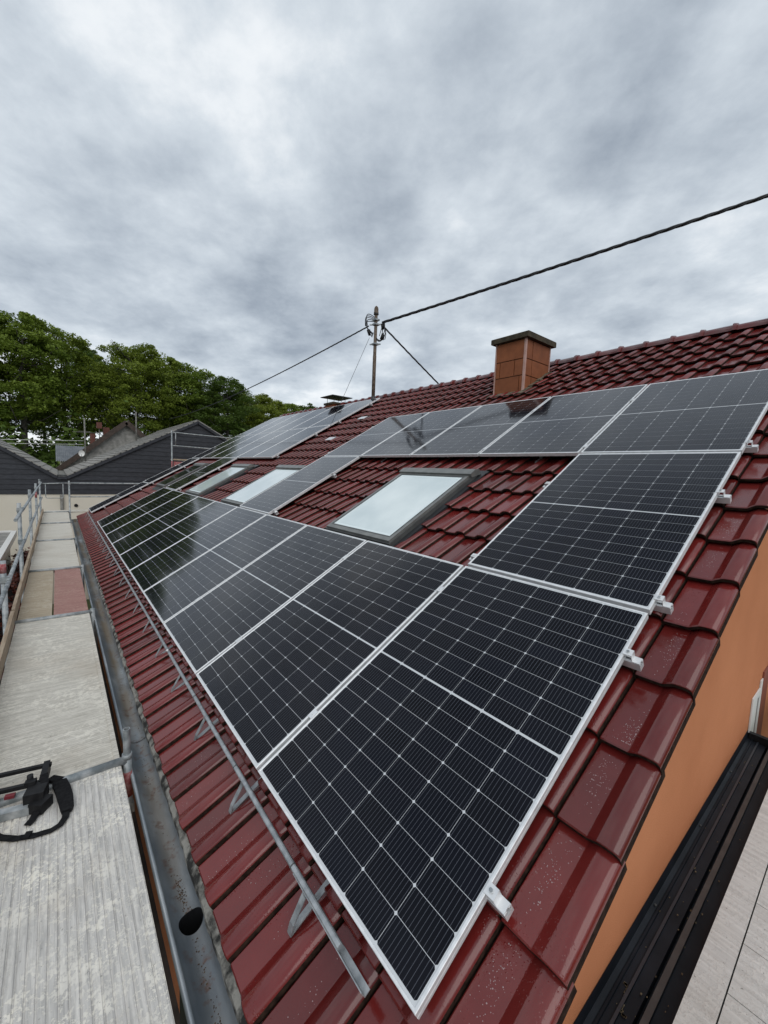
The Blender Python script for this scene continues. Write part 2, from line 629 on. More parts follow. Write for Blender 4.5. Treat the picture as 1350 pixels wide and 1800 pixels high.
M['deck_gable'] = deck_material('grey_white_plank', (0.60, 0.59, 0.565), (0.45, 0.44, 0.42), 'y', (0.66, 0.64, 0.60), 40, 0.45, 15.0)


def leaf_material(name, dark, light, yel):
    m, nt, bs = new_mat(name)
    N = NT(nt)
    p = N.worldpos()
    n1 = N.noise(p, 0.55, 3.0)
    n2 = N.noise(p, 3.5, 2.0)
    oi = N.node('ShaderNodeObjectInfo')
    c = N.mix(N.ramp(N.math('ADD', N.math('MULTIPLY', n1, 0.6), N.math('MULTIPLY', n2, 0.4)), [(0.38, (0, 0, 0)), (0.64, (1, 1, 1))]), dark, light)
    c = N.mix(N.math('MULTIPLY', oi.outputs['Random'], 0.45), c, yel)
    N.link(c, bs.inputs['Base Color'])
    bs.inputs['Roughness'].default_value = 0.6
    bs.inputs['Specular IOR Level'].default_value = 0.25
    tr = N.node('ShaderNodeBsdfTranslucent')
    N.link(c, tr.inputs[0])
    mx = N.node('ShaderNodeMixShader')
    mx.inputs[0].default_value = 0.35
    out = [n for n in nt.nodes if n.type == 'OUTPUT_MATERIAL'][0]
    N.link(bs.outputs[0], mx.inputs[1])
    N.link(tr.outputs[0], mx.inputs[2])
    N.link(mx.outputs[0], out.inputs[0])
    return m


M['leaf'] = leaf_material('beech_leaf', (0.080, 0.140, 0.018), (0.215, 0.29, 0.042), (0.26, 0.28, 0.034))
M['leaf_dark'] = leaf_material('dark_leaf', (0.045, 0.088, 0.016), (0.105, 0.165, 0.030), (0.115, 0.17, 0.028))


def ground_material():
    m, nt, bs = new_mat('ground')
    N = NT(nt)
    p = N.worldpos()
    c = N.ramp(N.noise(p, 0.25, 6.0), [(0.35, (0.035, 0.045, 0.018)), (0.55, (0.055, 0.075, 0.022)), (0.7, (0.10, 0.085, 0.055))])
    N.link(c, bs.inputs['Base Color'])
    bs.inputs['Roughness'].default_value = 0.95
    return m


M['ground'] = ground_material()
M['paving'] = mat('dark_paving', (0.030, 0.027, 0.024), (0.060, 0.052, 0.045), 3, rough=0.9)

# ================================================================== ground and hillside
def terrain(x, y):
    t = min(max((y - 33.0) / 26.0, 0.0), 1.0)
    t = t * t * (3 - 2 * t)
    far = max(y - 59.0, 0.0)
    return ZG + 6.2 * t + min(far * 0.03, 4.0) * 0.6


gm = MB()
xs = [-900, -400, -200, -100, -60, -40, -20, 0, 20, 40, 60, 80, 120, 200, 400, 900]
ys = [-900, -300, -100, -40, 0, 15, 25, 33, 37, 41, 45, 49, 53, 59, 70, 90, 130, 200, 400, 900, 1500]
for y in ys:
    for x in xs:
        gm.v.append((x, y, terrain(x, y)))
for j in range(len(ys) - 1):
    for i in range(len(xs) - 1):
        a = j * len(xs) + i
        gm.face((a, a + 1, a + 1 + len(xs), a + len(xs)), True)
tag(gm.build('ground', M['ground']), kind='structure')
pv = MB()
pv.v += [(-1.45, -6, ZG + 0.006), (1.0, -6, ZG + 0.006), (1.0, 18, ZG + 0.006), (-1.45, 18, ZG + 0.006)]
pv.face((0, 1, 2, 3))
tag(pv.build('pavement', M['paving']), kind='structure')

# ================================================================== the house
house = empty('house', (3.2, 7.6, ZG))
tag(house, 'long house with glazed wine-red tiled roof and orange rendered walls', 'house')
U0, U1 = -0.25, 15.50                         # near and far verge
V0, V1 = -0.40, 7.45                          # eave edge and ridge
HT = -0.150                                   # tile bed below the glass of the panels
TW, TG = 0.2225, 0.3675
RX = V1 * CT - HT * ST                        # ridge line
RZ = V1 * ST + HT * CT


def hrel(v):
    return Vector(v) - house.location


# walls -------------------------------------------------------------
YW0, YW1, XW0 = -0.17, 15.42, 0.16
XW1 = 2 * RX - XW0
sl = math.tan(TH)


def zroof(x, off=-0.075):
    return RZ + off - abs(x - RX) * sl


def gable(y0, y1, name):
    pts = [(XW0, ZG), (XW1, ZG), (XW1, zroof(XW1)), (RX, zroof(RX)), (XW0, zroof(XW0))]
    b = MB()
    poly = [(x - house.location.x, 0, z - house.location.z) for x, z in pts]
    b.extrude(poly, [(0, y0 - house.location.y, 0), (0, y1 - house.location.y, 0)])
    return fix_normals(b.build(name, M['render_orange'], house))


w_near = gable(YW0, YW0 + 0.3, 'wall')
w_far = gable(YW1 - 0.3, YW1, 'wall')
b = MB().box(hrel((XW0, YW0 + 0.3, ZG)), hrel((XW0 + 0.3, YW1 - 0.3, zroof(XW0) - 0.005)))
b.build('wall', M['render_orange'], house)
b = MB().box(hrel((XW1 - 0.3, YW0 + 0.3, ZG)), hrel((XW1, YW1 - 0.3, zroof(XW1) - 0.005)))
b.build('wall', M['render_orange'], house)

# roof deck under the tiles ----------------------------------------
roof = empty('roof', hrel((0, 0, 0)), ROOF_ROT, house)
deck = MB().box((V0 + 0.03, U0 + 0.05, HT - 0.06), (V1, U1 - 0.05, HT - 0.024))
deck.build('roof_boarding', M['soffit'], roof)


# tile meshes: local x up the slope, y along the eaves, z off the roof; the image's right is -y
def tile_grid(mb, prof, length, ox=0.0, oy=0.0, oz=0.0):
    st = [(0.014, -0.032), (0.0, -0.024), (0.0, -0.0055), (0.0055, 0.0), (length, 0.0)]
    base = len(mb.v)
    n = len(prof)
    for x, dz in st:
        for s, z in prof:
            tilt = 0.042 * (1 - x / TG)
            mb.v.append((ox + x, oy + TW - s, oz + z + tilt + dz))
    for i in range(len(st) - 1):
        for k in range(n - 1):
            a = base + i * n + k
            grime_shade = 1 if (i < 2 or k < 2 or k == n - 2) else 0  # front edges, grooves and roll side carry grime and painted shade
            mb.face((a, a + n, a + n + 1, a + 1), i > 1 and k not in (3, 4, 6), grime_shade)


PROF = [(-0.006, -0.016), (0.0028, -0.016), (0.0046, 0.0015), (0.0080, 0.003), (0.060, 0.003), (0.109, 0.004), (0.113, 0.0055),
        (0.147, 0.0265), (0.158, 0.0305), (0.178, 0.033), (0.199, 0.031), (0.211, 0.026), (0.2185, 0.018), (0.2190, -0.013)]
PROF_V = [(-0.006, -0.016), (0.0028, -0.016), (0.0046, 0.0015), (0.0080, 0.003), (0.060, 0.003), (0.109, 0.004), (0.113, 0.0055),
          (0.147, 0.0265), (0.157, 0.0300), (0.176, 0.032), (0.198, 0.032), (0.213, 0.027), (0.2205, 0.017), (0.2220, 0.0), (0.2220, -0.048)]
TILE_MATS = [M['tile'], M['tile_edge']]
mt_ = MB()
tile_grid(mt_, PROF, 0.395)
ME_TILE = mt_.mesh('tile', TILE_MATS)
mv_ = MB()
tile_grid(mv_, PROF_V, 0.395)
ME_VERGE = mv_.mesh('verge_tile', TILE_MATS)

PW, PL, PG = 1.134, 1.722, 0.022             # panel width, length, gap
PU, PV = PW + PG, PL + PG + 0.002
ROWS_V = [0.0, PV, 2 * PV, 3 * PV]
PANELS = []                                   # (row, column index, u of near edge)
for k in range(10):
    PANELS.append((0, k, k * PU))
PANELS.append((0, 12, 13.95))
PANELS += [(1, 0, 0.0), (1, 4, 4 * PU), (1, 9, 10.28), (1, 12, 13.95)]
for k in range(5):
    PANELS.append((2, k, k * PU))
for k in range(6):
    PANELS.append((2, 7 + k, 8.05 + k * PU))
for k in range(6):
    PANELS.append((3, 7 + k, 8.05 + k * PU))
SKY_W, SKY_L = 1.12, 1.36
SKYLIGHTS = [2.08, 5.82, 8.46, 12.05]

ncol = int(round((U1 - U0) / TW))
nrow = 21


def covered(u, v):
    for r, c, pu in PANELS:
        if pu + 0.03 < u < pu + PW - 0.03 and ROWS_V[r] + 0.10 < v < ROWS_V[r] + PL - 0.03:
            return True
    for su in SKYLIGHTS:
        if su - 0.02 < u < su + SKY_W and 1.78 < v < 1.80 + SKY_L:
            return True
    if 3.27 < u < 3.85 and 6.15 < v < 6.9:
        return True
    return False


tiles = []
for r in range(nrow):
    for k in range(ncol):
        u = U0 + k * TW
        v = V0 + r * TG
        vis = 0
        for du in (0.1, 0.5, 0.9):
            for dv in (0.1, 0.5, 0.9):
                if not covered(u + du * TW, v + dv * TG):
                    vis += 1
        p = rw(u + TW / 2, v + TG / 2, HT)
        d = p - CAM
        nrm = Vector((-ST, 0, CT))
        f = Vector((0.6257, 0.7742, -0.0959))
        depth = d.dot(f)
        area = 0.0
        if depth > 0.15:
            area = vis / 9.0 * abs(d.normalized().dot(nrm)) / depth ** 2
        tiles.append((area, r, k, u, v))
tiles.sort(reverse=True)
single, rest = tiles[:300], tiles[300:]
rl = random.Random(5)
for area, r, k, u, v in single:
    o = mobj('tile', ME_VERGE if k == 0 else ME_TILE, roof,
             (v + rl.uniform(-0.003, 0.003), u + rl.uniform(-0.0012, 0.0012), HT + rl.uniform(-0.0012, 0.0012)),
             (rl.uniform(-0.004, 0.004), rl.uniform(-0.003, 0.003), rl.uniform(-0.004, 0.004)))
fb = MB()
tone = []
for area, r, k, u, v in rest:
    pr_ = PROF_V if k == 0 else PROF
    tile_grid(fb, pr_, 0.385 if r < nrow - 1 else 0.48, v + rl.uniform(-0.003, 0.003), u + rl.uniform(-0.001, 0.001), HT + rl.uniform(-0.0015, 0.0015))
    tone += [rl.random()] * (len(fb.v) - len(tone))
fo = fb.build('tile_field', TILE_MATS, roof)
ta = fo.data.attributes.new('tone', 'FLOAT', 'POINT')
ta.data.foreach_set('value', tone)
tag(fo, kind='stuff')

# rain drops standing on the nearest glazed pans; sky glint painted as pale colour
dr = MB()
rd = random.Random(77)
for (area, r, k, u, v) in [t for t in single if t[2] in (0, 1) and t[1] < 9] + [t for t in single if t[1] == 0 and 2 <= t[2] < 9]:
    cx, cy = rd.uniform(0.08, 0.26), rd.uniform(0.055, 0.10)
    for i in range(95 if k == 0 else 26):
        lx = min(max(rd.gauss(cx, 0.075), 0.03), 0.34)
        s_ = min(max(rd.gauss(cy, 0.022), 0.02), 0.106)
        rr_ = rd.uniform(0.0008, 0.0022) * (1.35 if rd.random() < 0.12 else 1.0)
        zc_ = HT + 0.0032 + 0.042 * (1 - lx / TG)
        b0 = len(dr.v)
        for q in range(6):
            an = 2 * PI * q / 6
            dr.v.append((v + lx + rr_ * math.cos(an), u + TW - s_ + rr_ * math.sin(an), zc_))
        for q in range(6):
            an = 2 * PI * q / 6
            dr.v.append((v + lx + rr_ * 0.6 * math.cos(an), u + TW - s_ + rr_ * 0.6 * math.sin(an), zc_ + rr_ * 0.55))
        dr.v.append((v + lx, u + TW - s_, zc_ + rr_ * 0.7))
        for q in range(6):
            w2 = (q + 1) % 6
            dr.face((b0 + q, b0 + w2, b0 + 6 + w2, b0 + 6 + q), True)
            dr.face((b0 + 6 + q, b0 + 6 + w2, b0 + 12), True)
tag(dr.build('rain_drops', mat('rain_drop', (0.30, 0.19, 0.19), rough=0.08, spec=1.0), roof), kind='stuff')

# back slope of the roof
bs_ = MB()
bs_.v += [tuple(hrel((RX, U0, RZ))), tuple(hrel((RX, U1, RZ))), tuple(hrel((2 * RX + 0.4, U1, RZ - (RX + 0.4) * sl))), tuple(hrel((2 * RX + 0.4, U0, RZ - (RX + 0.4) * sl)))]
bs_.face((0, 3, 2, 1))
bs_.build('roof_back_slope', M['tile'], house)

# ridge caps
rm = MB()
RL = 0.36
for (x, r) in ((0.0, 0.118), (0.045, 0.128), (0.052, 0.104), (RL + 0.02, 0.098)):
    for k in range(9):
        a = PI * k / 8
        rm.v.append((r * math.cos(a) * 1.05, x, r * math.sin(a) * 0.95))
for i in range(3):
    for k in range(8):
        a = i * 9 + k
        rm.face((a, a + 1, a + 10, a + 9), i != 1)
rm.poly([(0.118 * 1.05 * math.cos(PI * k / 8), 0, 0.118 * 0.95 * math.sin(PI * k / 8)) for k in range(9)])
ME_RIDGE = rm.mesh('ridge_tile', M['tile'])
k = 0
y = U0 - 0.01
while y + RL < U1 + 0.05:
    mobj('ridge_tile', ME_RIDGE, house, hrel((RX + rl.uniform(-0.004, 0.004), y, RZ - 0.012)), (0, 0, rl.uniform(-0.01, 0.01)))
    y += RL

# eave: drip board with lichen, soffit, gutter ----------------------
fa = MB().box(hrel((-0.262, U0 + 0.02, -0.445)), hrel((-0.244, U1 - 0.05, -0.352)))
fa.build('drip_board', M['fascia'], house)
ds_ = MB()
rs = random.Random(31)
nn_ = 260
for i in range(nn_ + 1):
    yy = U0 + 0.01 + (U1 - U0 - 0.05) * (i / nn_) ** 1.5
    jx = rs.uniform(-0.004, 0.004)
    for (x_, z_) in ((-0.262, -0.348), (-0.298 + jx, -0.382 + rs.uniform(-0.002, 0.002)), (-0.298 + jx, -0.410), (-0.262, -0.372)):
        ds_.v.append(tuple(hrel((x_, yy, z_))))
for i in range(nn_):
    for j in range(4):
        a, c = i * 4 + j, i * 4 + (j + 1) % 4
        ds_.face((a, a + 4, c + 4, c))
fix_normals(ds_.build('drip_strip', M['fascia'], house))
so = MB().box(hrel((-0.243, U0 + 0.06, -0.452)), hrel((XW0 - 0.002, U1 - 0.1, -0.428)))
so.build('soffit', M['soffit'], house)

GX, GZ, GR = -0.342, -0.395, 0.079
HOLE_Y, HOLE_A, HOLE_L = 1.02, 0.60, 0.052
gut = MB()


def gp(a, y, r=GR):
    # a = 0 at the bottom, negative towards the outer rim, positive towards the house
    return tuple(hrel((GX + r * math.sin(a), y, GZ - r * math.cos(a))))


A0, A1 = -PI / 2, PI / 2 * 1.12
na = 14


def gut_strip(y0, y1, steps):
    base = len(gut.v)
    for i in range(steps + 1):
        for j in range(na + 1):
            gut.v.append(gp(A0 + (A1 - A0) * j / na, y0 + (y1 - y0) * i / steps))
    for i in range(steps):
        for j in range(na):
            a = base + i * (na + 1) + j
            gut.face((a, a + na + 1, a + na + 2, a + 1), True)


ya, yb = HOLE_Y - 0.09, HOLE_Y + 0.09
gut_strip(U0 - 0.02, ya, 4)
gut_strip(yb, U1 + 0.12, 30)
# patch with the outlet hole: rings from the rectangle's edge to the oval
edge = []
for j in range(na):
    edge.append((A0 + (A1 - A0) * j / na, -0.09))
for j in range(8):
    edge.append((A1, -0.09 + 0.18 * j / 8))
for j in range(na):
    edge.append((A1 - (A1 - A0) * j / na, 0.09))
for j in range(8):
    edge.append((A0, 0.09 - 0.18 * j / 8))
nb = len(edge)
HC = 0.14
RINGS = 7
base = len(gut.v)
for t_ in range(RINGS + 1):
    f_ = t_ / RINGS
    for (a_, y_) in edge:
        th_ = math.atan2(y_ / 0.09, (a_ - HC) / 1.5)
        ha, hy = HC + math.cos(th_) * 0.66, math.sin(th_) * HOLE_L
        gut.v.append(gp(a_ + (ha - a_) * f_, HOLE_Y + y_ + (hy - y_) * f_))
for t_ in range(RINGS):
    for i in range(nb):
        j = (i + 1) % nb
        gut.face((base + t_ * nb + i, base + t_ * nb + j, base + (t_ + 1) * nb + j, base + (t_ + 1) * nb + i), True)
gutter = gut.build('gutter', M['zinc'], house)
ol = MB()
hole = [gut.v[base + RINGS * nb + i] for i in range(nb)]
cxy = hrel((GX + 0.012, HOLE_Y, 0))
for lev in range(3):
    for (x_, y_, z_) in hole:
        if lev == 0:
            ol.v.append((x_, y_, z_))
        else:
            an = math.atan2(y_ - cxy.y, x_ - cxy.x)
            ol.v.append((cxy.x + 0.05 * math.cos(an), cxy.y + 0.05 * math.sin(an), (GZ - GR - (0.05, 0.05, 0.55)[lev]) - house.location.z))
for lev in range(2):
    for kk in range(nb):
        a, b2 = lev * nb + kk, lev * nb + (kk + 1) % nb
        ol.face((a, b2, b2 + nb, a + nb), True)
ol.build('outlet_pipe', M['dark_flash'], gutter)
rim = MB().tube([hrel((GX - GR - 0.006, U0 - 0.02, GZ + 0.004)), hrel((GX - GR - 0.006, U1 + 0.12, GZ + 0.004))], 0.0105, 10)
rim.build('rim_bead', M['zinc'], gutter)
for yy, rad in ((U0 - 0.02, 1), (U1 + 0.12, 1)):
    e_ = MB()
    e_.poly([gp(A0 + (A1 - A0) * j / na, yy) for j in range(na + 1)])
    e_.build('end_cap', M['zinc'], gutter)
for yy in (2.46, 5.4, 8.4, 11.4):
    sm = MB()
    for j in range(na):
        a, c2 = A0 + (A1 - A0) * j / na, A0 + (A1 - A0) * (j + 1) / na
        sm.poly([gp(a, yy, GR - 0.002), gp(c2, yy, GR - 0.002), gp(c2, yy + 0.006, GR - 0.002), gp(a, yy + 0.006, GR - 0.002)])
    sm.build('solder_seam', M['dark_flash'], gutter)
# silt and leaf crumbs lying in the trough
sil = MB()
rs = random.Random(3)
for i in range(520):
    if rs.random() < 0.45:
        yy = rs.gauss(1.17, 0.05) if rs.random() < 0.4 else rs.uniform(0.1, 0.95)
    else:
        yy = rs.uniform(1.3, 9.0)
    a = rs.gauss(0.05 if yy < 2.3 else 0.45, 0.12)
    s = rs.uniform(0.0015, 0.005)
    p = Vector(gp(a, yy, GR - 0.001))
    r1 = Vector((rs.uniform(-1, 1), rs.uniform(-1, 1), rs.uniform(-0.2, 0.2))).normalized()
    r2 = r1.cross(Vector((0, 0, 1)))
    sil.poly([p - r1 * s, p + r2 * s * 0.7, p + r1 * s + Vector((0, 0, s * 0.4)), p - r2 * s * 0.7])
tag(sil.build('silt', mat('leaf_silt', (0.055, 0.032, 0.018), (0.11, 0.07, 0.04), 40, rough=0.9), gutter), kind='stuff')
# mortar and lichen crumbs on the drip board's lip
lm_ = MB()
for i in range(420):
    yy = U0 + (rs.random() ** 1.6) * 9.0
    lm_.obox(hrel((-0.272 + rs.uniform(-0.005, 0.004), yy, -0.3555 + rs.uniform(0, 0.003))), (1, 0, 0), (0, 1, 0), (0, 0, 1),
             (rs.uniform(0.004, 0.012), rs.uniform(0.005, 0.024), rs.uniform(0.003, 0.010)))
tag(lm_.build('lichen_crust', mat('lichen', (0.14, 0.135, 0.11), (0.42, 0.40, 0.34), 25, rough=0.95), house), kind='stuff')

# ------------------------------------------------------------------ chimney
CX0, CX1, CY0, CY1 = 5.304, 6.04, 3.272, 3.845
CZB, CZT = 2.75, 3.775
chim = empty('chimney', hrel((CX0, CY0, CZB)), (0, 0, 0), house)
MB().box((0.012, 0.012, 0), (CX1 - CX0 - 0.012, CY1 - CY0 - 0.012, CZT - CZB)).build('core', M['soffit'], chim)


def cladding(face, a0, a1, z0, z1):
    """face 'x' looks to the eaves, 'y' looks to the near verge."""
    g = 0.007
    b = MB()
    z0, z1 = z0 - CZB, z1 - CZB
    if face == 'x':
        b.box((-0.006, a0 + g, z0 + g), (0.012, a1 - g, z1 - g))
    else:
        b.box((a0 + g, -0.006, z0 + g), (a1 - g, 0.012, z1 - g))
    b.build('cladding_panel', M['copper_fibre'], chim)


wy, wx = CY1 - CY0, CX1 - CX0
for args in (('x', 0.02, wy - 0.01, 3.46, 3.77), ('x', 0.02, 0.19, 3.19, 3.46), ('x', 0.19, 0.475, 3.19, 3.46),
             ('x', 0.475, wy - 0.01, 3.19, 3.46), ('x', 0.085, wy - 0.01, 2.80, 3.19), ('x', 0.02, 0.085, 2.80, 3.19),
             ('y', 0.02, 0.20, 3.46, 3.77), ('y', 0.20, wx - 0.01, 3.46, 3.77), ('y', 0.02, 0.20, 3.19, 3.46),
             ('y', 0.20, wx - 0.01, 3.19, 3.46), ('y', 0.02, 0.20, 2.80, 3.19), ('y', 0.20, wx - 0.01, 2.80, 3.19)):
    cladding(*args)
for (cx, cy) in ((0, 0), (0, wy), (wx, 0)):
    MB().box((cx - 0.013, cy - 0.013, 0.0), (cx + 0.022 if cx == 0 else cx + 0.010, cy + 0.022 if cy == 0 else cy + 0.010, CZT - CZB - 0.004)).build('corner_strip', M['pink_strip'], chim)
MB().box((wx - 0.01, 0.0, 0), (wx, wy, CZT - CZB - 0.006)).build('cladding_panel', M['copper_fibre'], chim)
MB().box((0.03, wy - 0.01, 0), (wx - 0.02, wy, CZT - CZB - 0.006)).build('cladding_panel', M['copper_fibre'], chim)
cp = MB()
ov = 0.072
zc = CZT - CZB
cp.extrude([(-ov, 0, zc), (wx + ov, 0, zc), (wx + ov, 0, zc + 0.075), (wx + ov - 0.012, 0, zc + 0.088), (-ov + 0.012, 0, zc + 0.088), (-ov, 0, zc + 0.075)],
           [(0, -ov, 0), (0, wy + ov, 0)])
fix_normals(cp.build('cap', M['moss_concrete'], chim))
# mortar flashing where it leaves the tiles
fl = MB()
for k in range(10):
    t0, t1 = k / 10, (k + 1) / 10
    for (y_, s_) in ((-0.055, 1),):
        xx0, xx1 = t0 * wx, t1 * wx
        z0, z1 = 2.905 - CZB + xx0 * sl, 2.905 - CZB + xx1 * sl
        fl.obox(((xx0 + xx1) / 2, -0.035 + 0.006 * math.sin(k * 2.3), (z0 + z1) / 2 + 0.005), (CT, 0, ST), (0, 1, 0), (-ST, 0, CT), (0.088, 0.085, 0.06 + 0.012 * math.sin(k * 4.1)))
fl.obox((-0.05, wy / 2, 2.885 - CZB), (CT, 0, ST), (0, 1, 0), (-ST, 0, CT), (0.13, wy + 0.16, 0.045))
fl.build('flashing', mat('mossy_flashing', (0.055, 0.045, 0.028), (0.17, 0.14, 0.10), 14, rough=0.95, bump=0.8, bscale=40), chim)

# low chimney with a flat rain hood on the ridge, far end
ch2 = empty('chimney', hrel((6.25, 10.75, 3.27)), (0, 0, 0), house)
MB().box((0, 0, 0), (0.50, 0.50, 0.36)).build('stack', M['copper_fibre'], ch2)
MB().box((-0.05, -0.05, 0.36), (0.55, 0.55, 0.42)).build('cap', M['moss_concrete'], ch2)
for (x, y) in ((0.03, 0.03), (0.45, 0.03), (0.03, 0.45), (0.45, 0.45)):
    MB().tube([(x, y, 0.42), (x, y, 0.60)], 0.008, 6).build('hood_leg', M['dark_flash'], ch2)
MB().box((-0.13, -0.13, 0.60), (0.63, 0.63, 0.622)).build('rain_hood', M['dark_flash'], ch2)

# ------------------------------------------------------------------ roof windows
def skylight(u0, near):
    s = empty('roof_window', hrel(rw(u0, 1.79, -0.028)), ROOF_ROT, house)
    L, W = SKY_L, SKY_W

    def ring(x0, x1, y0, y1, w, z0, z1, name, m, wb=None):
        wb = wb or w
        b = MB()
        b.box((x0, y0, z0), (x0 + wb, y1, z1))
        b.box((x1 - w, y0, z0), (x1, y1, z1))
        b.box((x0 + wb, y0, z0), (x1 - w, y0 + w, z1))
        b.box((x0 + wb, y1 - w, z0), (x1 - w, y1, z1))
        return b.build(name, m, s)
    ring(0.0, L - 0.02, 0.0, W, 0.040, -0.12, -0.022, 'frame', M['dark_alu'])
    ring(0.016, L - 0.10, 0.016, W - 0.016, 0.044, -0.0215, 0.001, 'sash', M['sash'], 0.056)
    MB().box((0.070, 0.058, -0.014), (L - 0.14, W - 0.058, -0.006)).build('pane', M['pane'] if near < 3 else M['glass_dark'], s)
    ring(0.068, L - 0.138, 0.056, W - 0.056, 0.012, -0.006, 0.0035, 'glazing_bead', M['dark_alu'])
    # inner lining seen through the glass as a paler rim
    if near < 3:
        ring(0.082, L - 0.152, 0.070, W - 0.070, 0.034, -0.0059, -0.0052, 'lining', M['blind'])
    # top cover hood
    tb = MB()
    tb.extrude([(L - 0.115, 0, -0.02), (L + 0.03, 0, -0.06), (L + 0.03, 0, 0.002), (L - 0.03, 0, 0.030), (L - 0.115, 0, 0.022)],
               [(0, -0.012, 0), (0, W + 0.012, 0)])
    fix_normals(tb.build('top_cover', M['sash'], s))
    # cover strips along both sides and apron below
    MB().box((-0.01, -0.060, -0.100), (L + 0.06, -0.001, -0.060)).build('side_flashing', M['dark_flash'], s)
    MB().box((-0.01, W + 0.001, -0.100), (L + 0.06, W + 0.05, -0.068)).build('side_flashing', M['dark_flash'], s)
    MB().box((-0.16, -0.060, -0.092), (-0.002, W + 0.05, -0.070)).build('apron', M['dark_flash'], s)
    MB().box((L + 0.031, -0.060, -0.10), (L + 0.12, W + 0.05, -0.066)).build('head_flashing', M['dark_flash'], s)
    return s


for i, su in enumerate(SKYLIGHTS):
    skylight(su, i)

# small metal roof steps near the mast
for i, (u, v) in enumerate(((7.06, 4.50), (7.30, 5.66))):
    st_ = tag(empty('roof_step', rw(u, v, HT + 0.045), ROOF_ROT),
              ('pale metal roof step on the tiles between the two panel fields', 'pale metal roof step on the tiles just below the mast')[i], 'roof step', 'roof steps')
    MB().box((-0.07, -0.13, 0.02), (0.07, 0.13, 0.034)).build('tread', M['alu_rail'], st_)
    for yy in (-0.09, 0.09):
        MB().bar((-0.06, yy, 0.02), (0.16, yy, -0.01), 0.025, 0.006).build('strap', M['steel'], st_)

# gable window and its surround
win = empty('window', hrel((3.42, YW0, -1.5)), (0, 0, 0), house)
fw = MB()
fw.box((0, -0.010, 0), (0.20, -0.002, 1.36)).box((0.28, -0.010, 0), (0.36, -0.002, 1.42)).box((0.20, -0.010, 1.30), (0.28, -0.002, 1.36)).box((0.20, -0.010, 0), (0.28, -0.002, 0.09))
fw.build('frame', M['white'], win)
MB().box((0.20, -0.006, 0.09), (0.28, -0.003, 1.30)).build('pane', M['glass_dark'], win)
MB().box((0.37, -0.012, -0.05), (0.62, -0.001, 1.47)).build('shutter', mat('red_brown_shutter', (0.22, 0.060, 0.035), rough=0.6), win)

# ================================================================== solar panels
CW, CH, CG, CM = 0.1825, 0.0915, 0.0017, 0.011


def cell_shape(mb, x, y, z):
    ch = 0.0060
    pts = [(ch, 0), (CH - ch, 0), (CH, ch), (CH, CW - ch), (CH - ch, CW), (ch, CW), (0, CW - ch), (0, ch)]
    n = len(mb.v)
    mb.v.extend((x + a - CH / 2, y + b_ - CW / 2, z) for a, b_ in pts)
    mb.face(range(n, n + 8))


CELLS = []
x0 = (PL - (18 * CH + 16 * CG + CM)) / 2
y0 = (PW - (6 * CW + 5 * CG)) / 2
for r in range(18):
    x = x0 + r * (CH + CG) + (CM - CG if r >= 9 else 0) + CH / 2
    for c in range(6):
        CELLS.append((x, y0 + c * (CW + CG) + CW / 2))
cb = MB()
cell_shape(cb, 0, 0, 0)
ME_CELL = cb.mesh('cell', M['cell'])
# field of cells for the far panels; object coordinates line up with each cell's own wires
cb = MB()
for (x, y) in CELLS:
    cell_shape(cb, x, y, 0)
ME_FIELD = cb.mesh('cell_field', M['cell'])
fm = MB()
prof = [(0.0, -0.035), (0.0, -0.0016), (0.0016, 0.0), (0.0092, 0.0), (0.0110, -0.0022), (0.0110, -0.033)]


def frame_ring(fm, prof):
    m_ = len(prof)
    base = len(fm.v)
    for d, z in prof:
        for (sx, sy) in ((0, 0), (1, 0), (1, 1), (0, 1)):
            fm.v.append((PL - d if sx else d, PW - d if sy else d, z))
    for i in range(m_):
        j = (i + 1) % m_
        for k in range(4):
            l = (k + 1) % 4
            fm.face((base + i * 4 + k, base + i * 4 + l, base + j * 4 + l, base + j * 4 + k))


frame_ring(fm, prof)
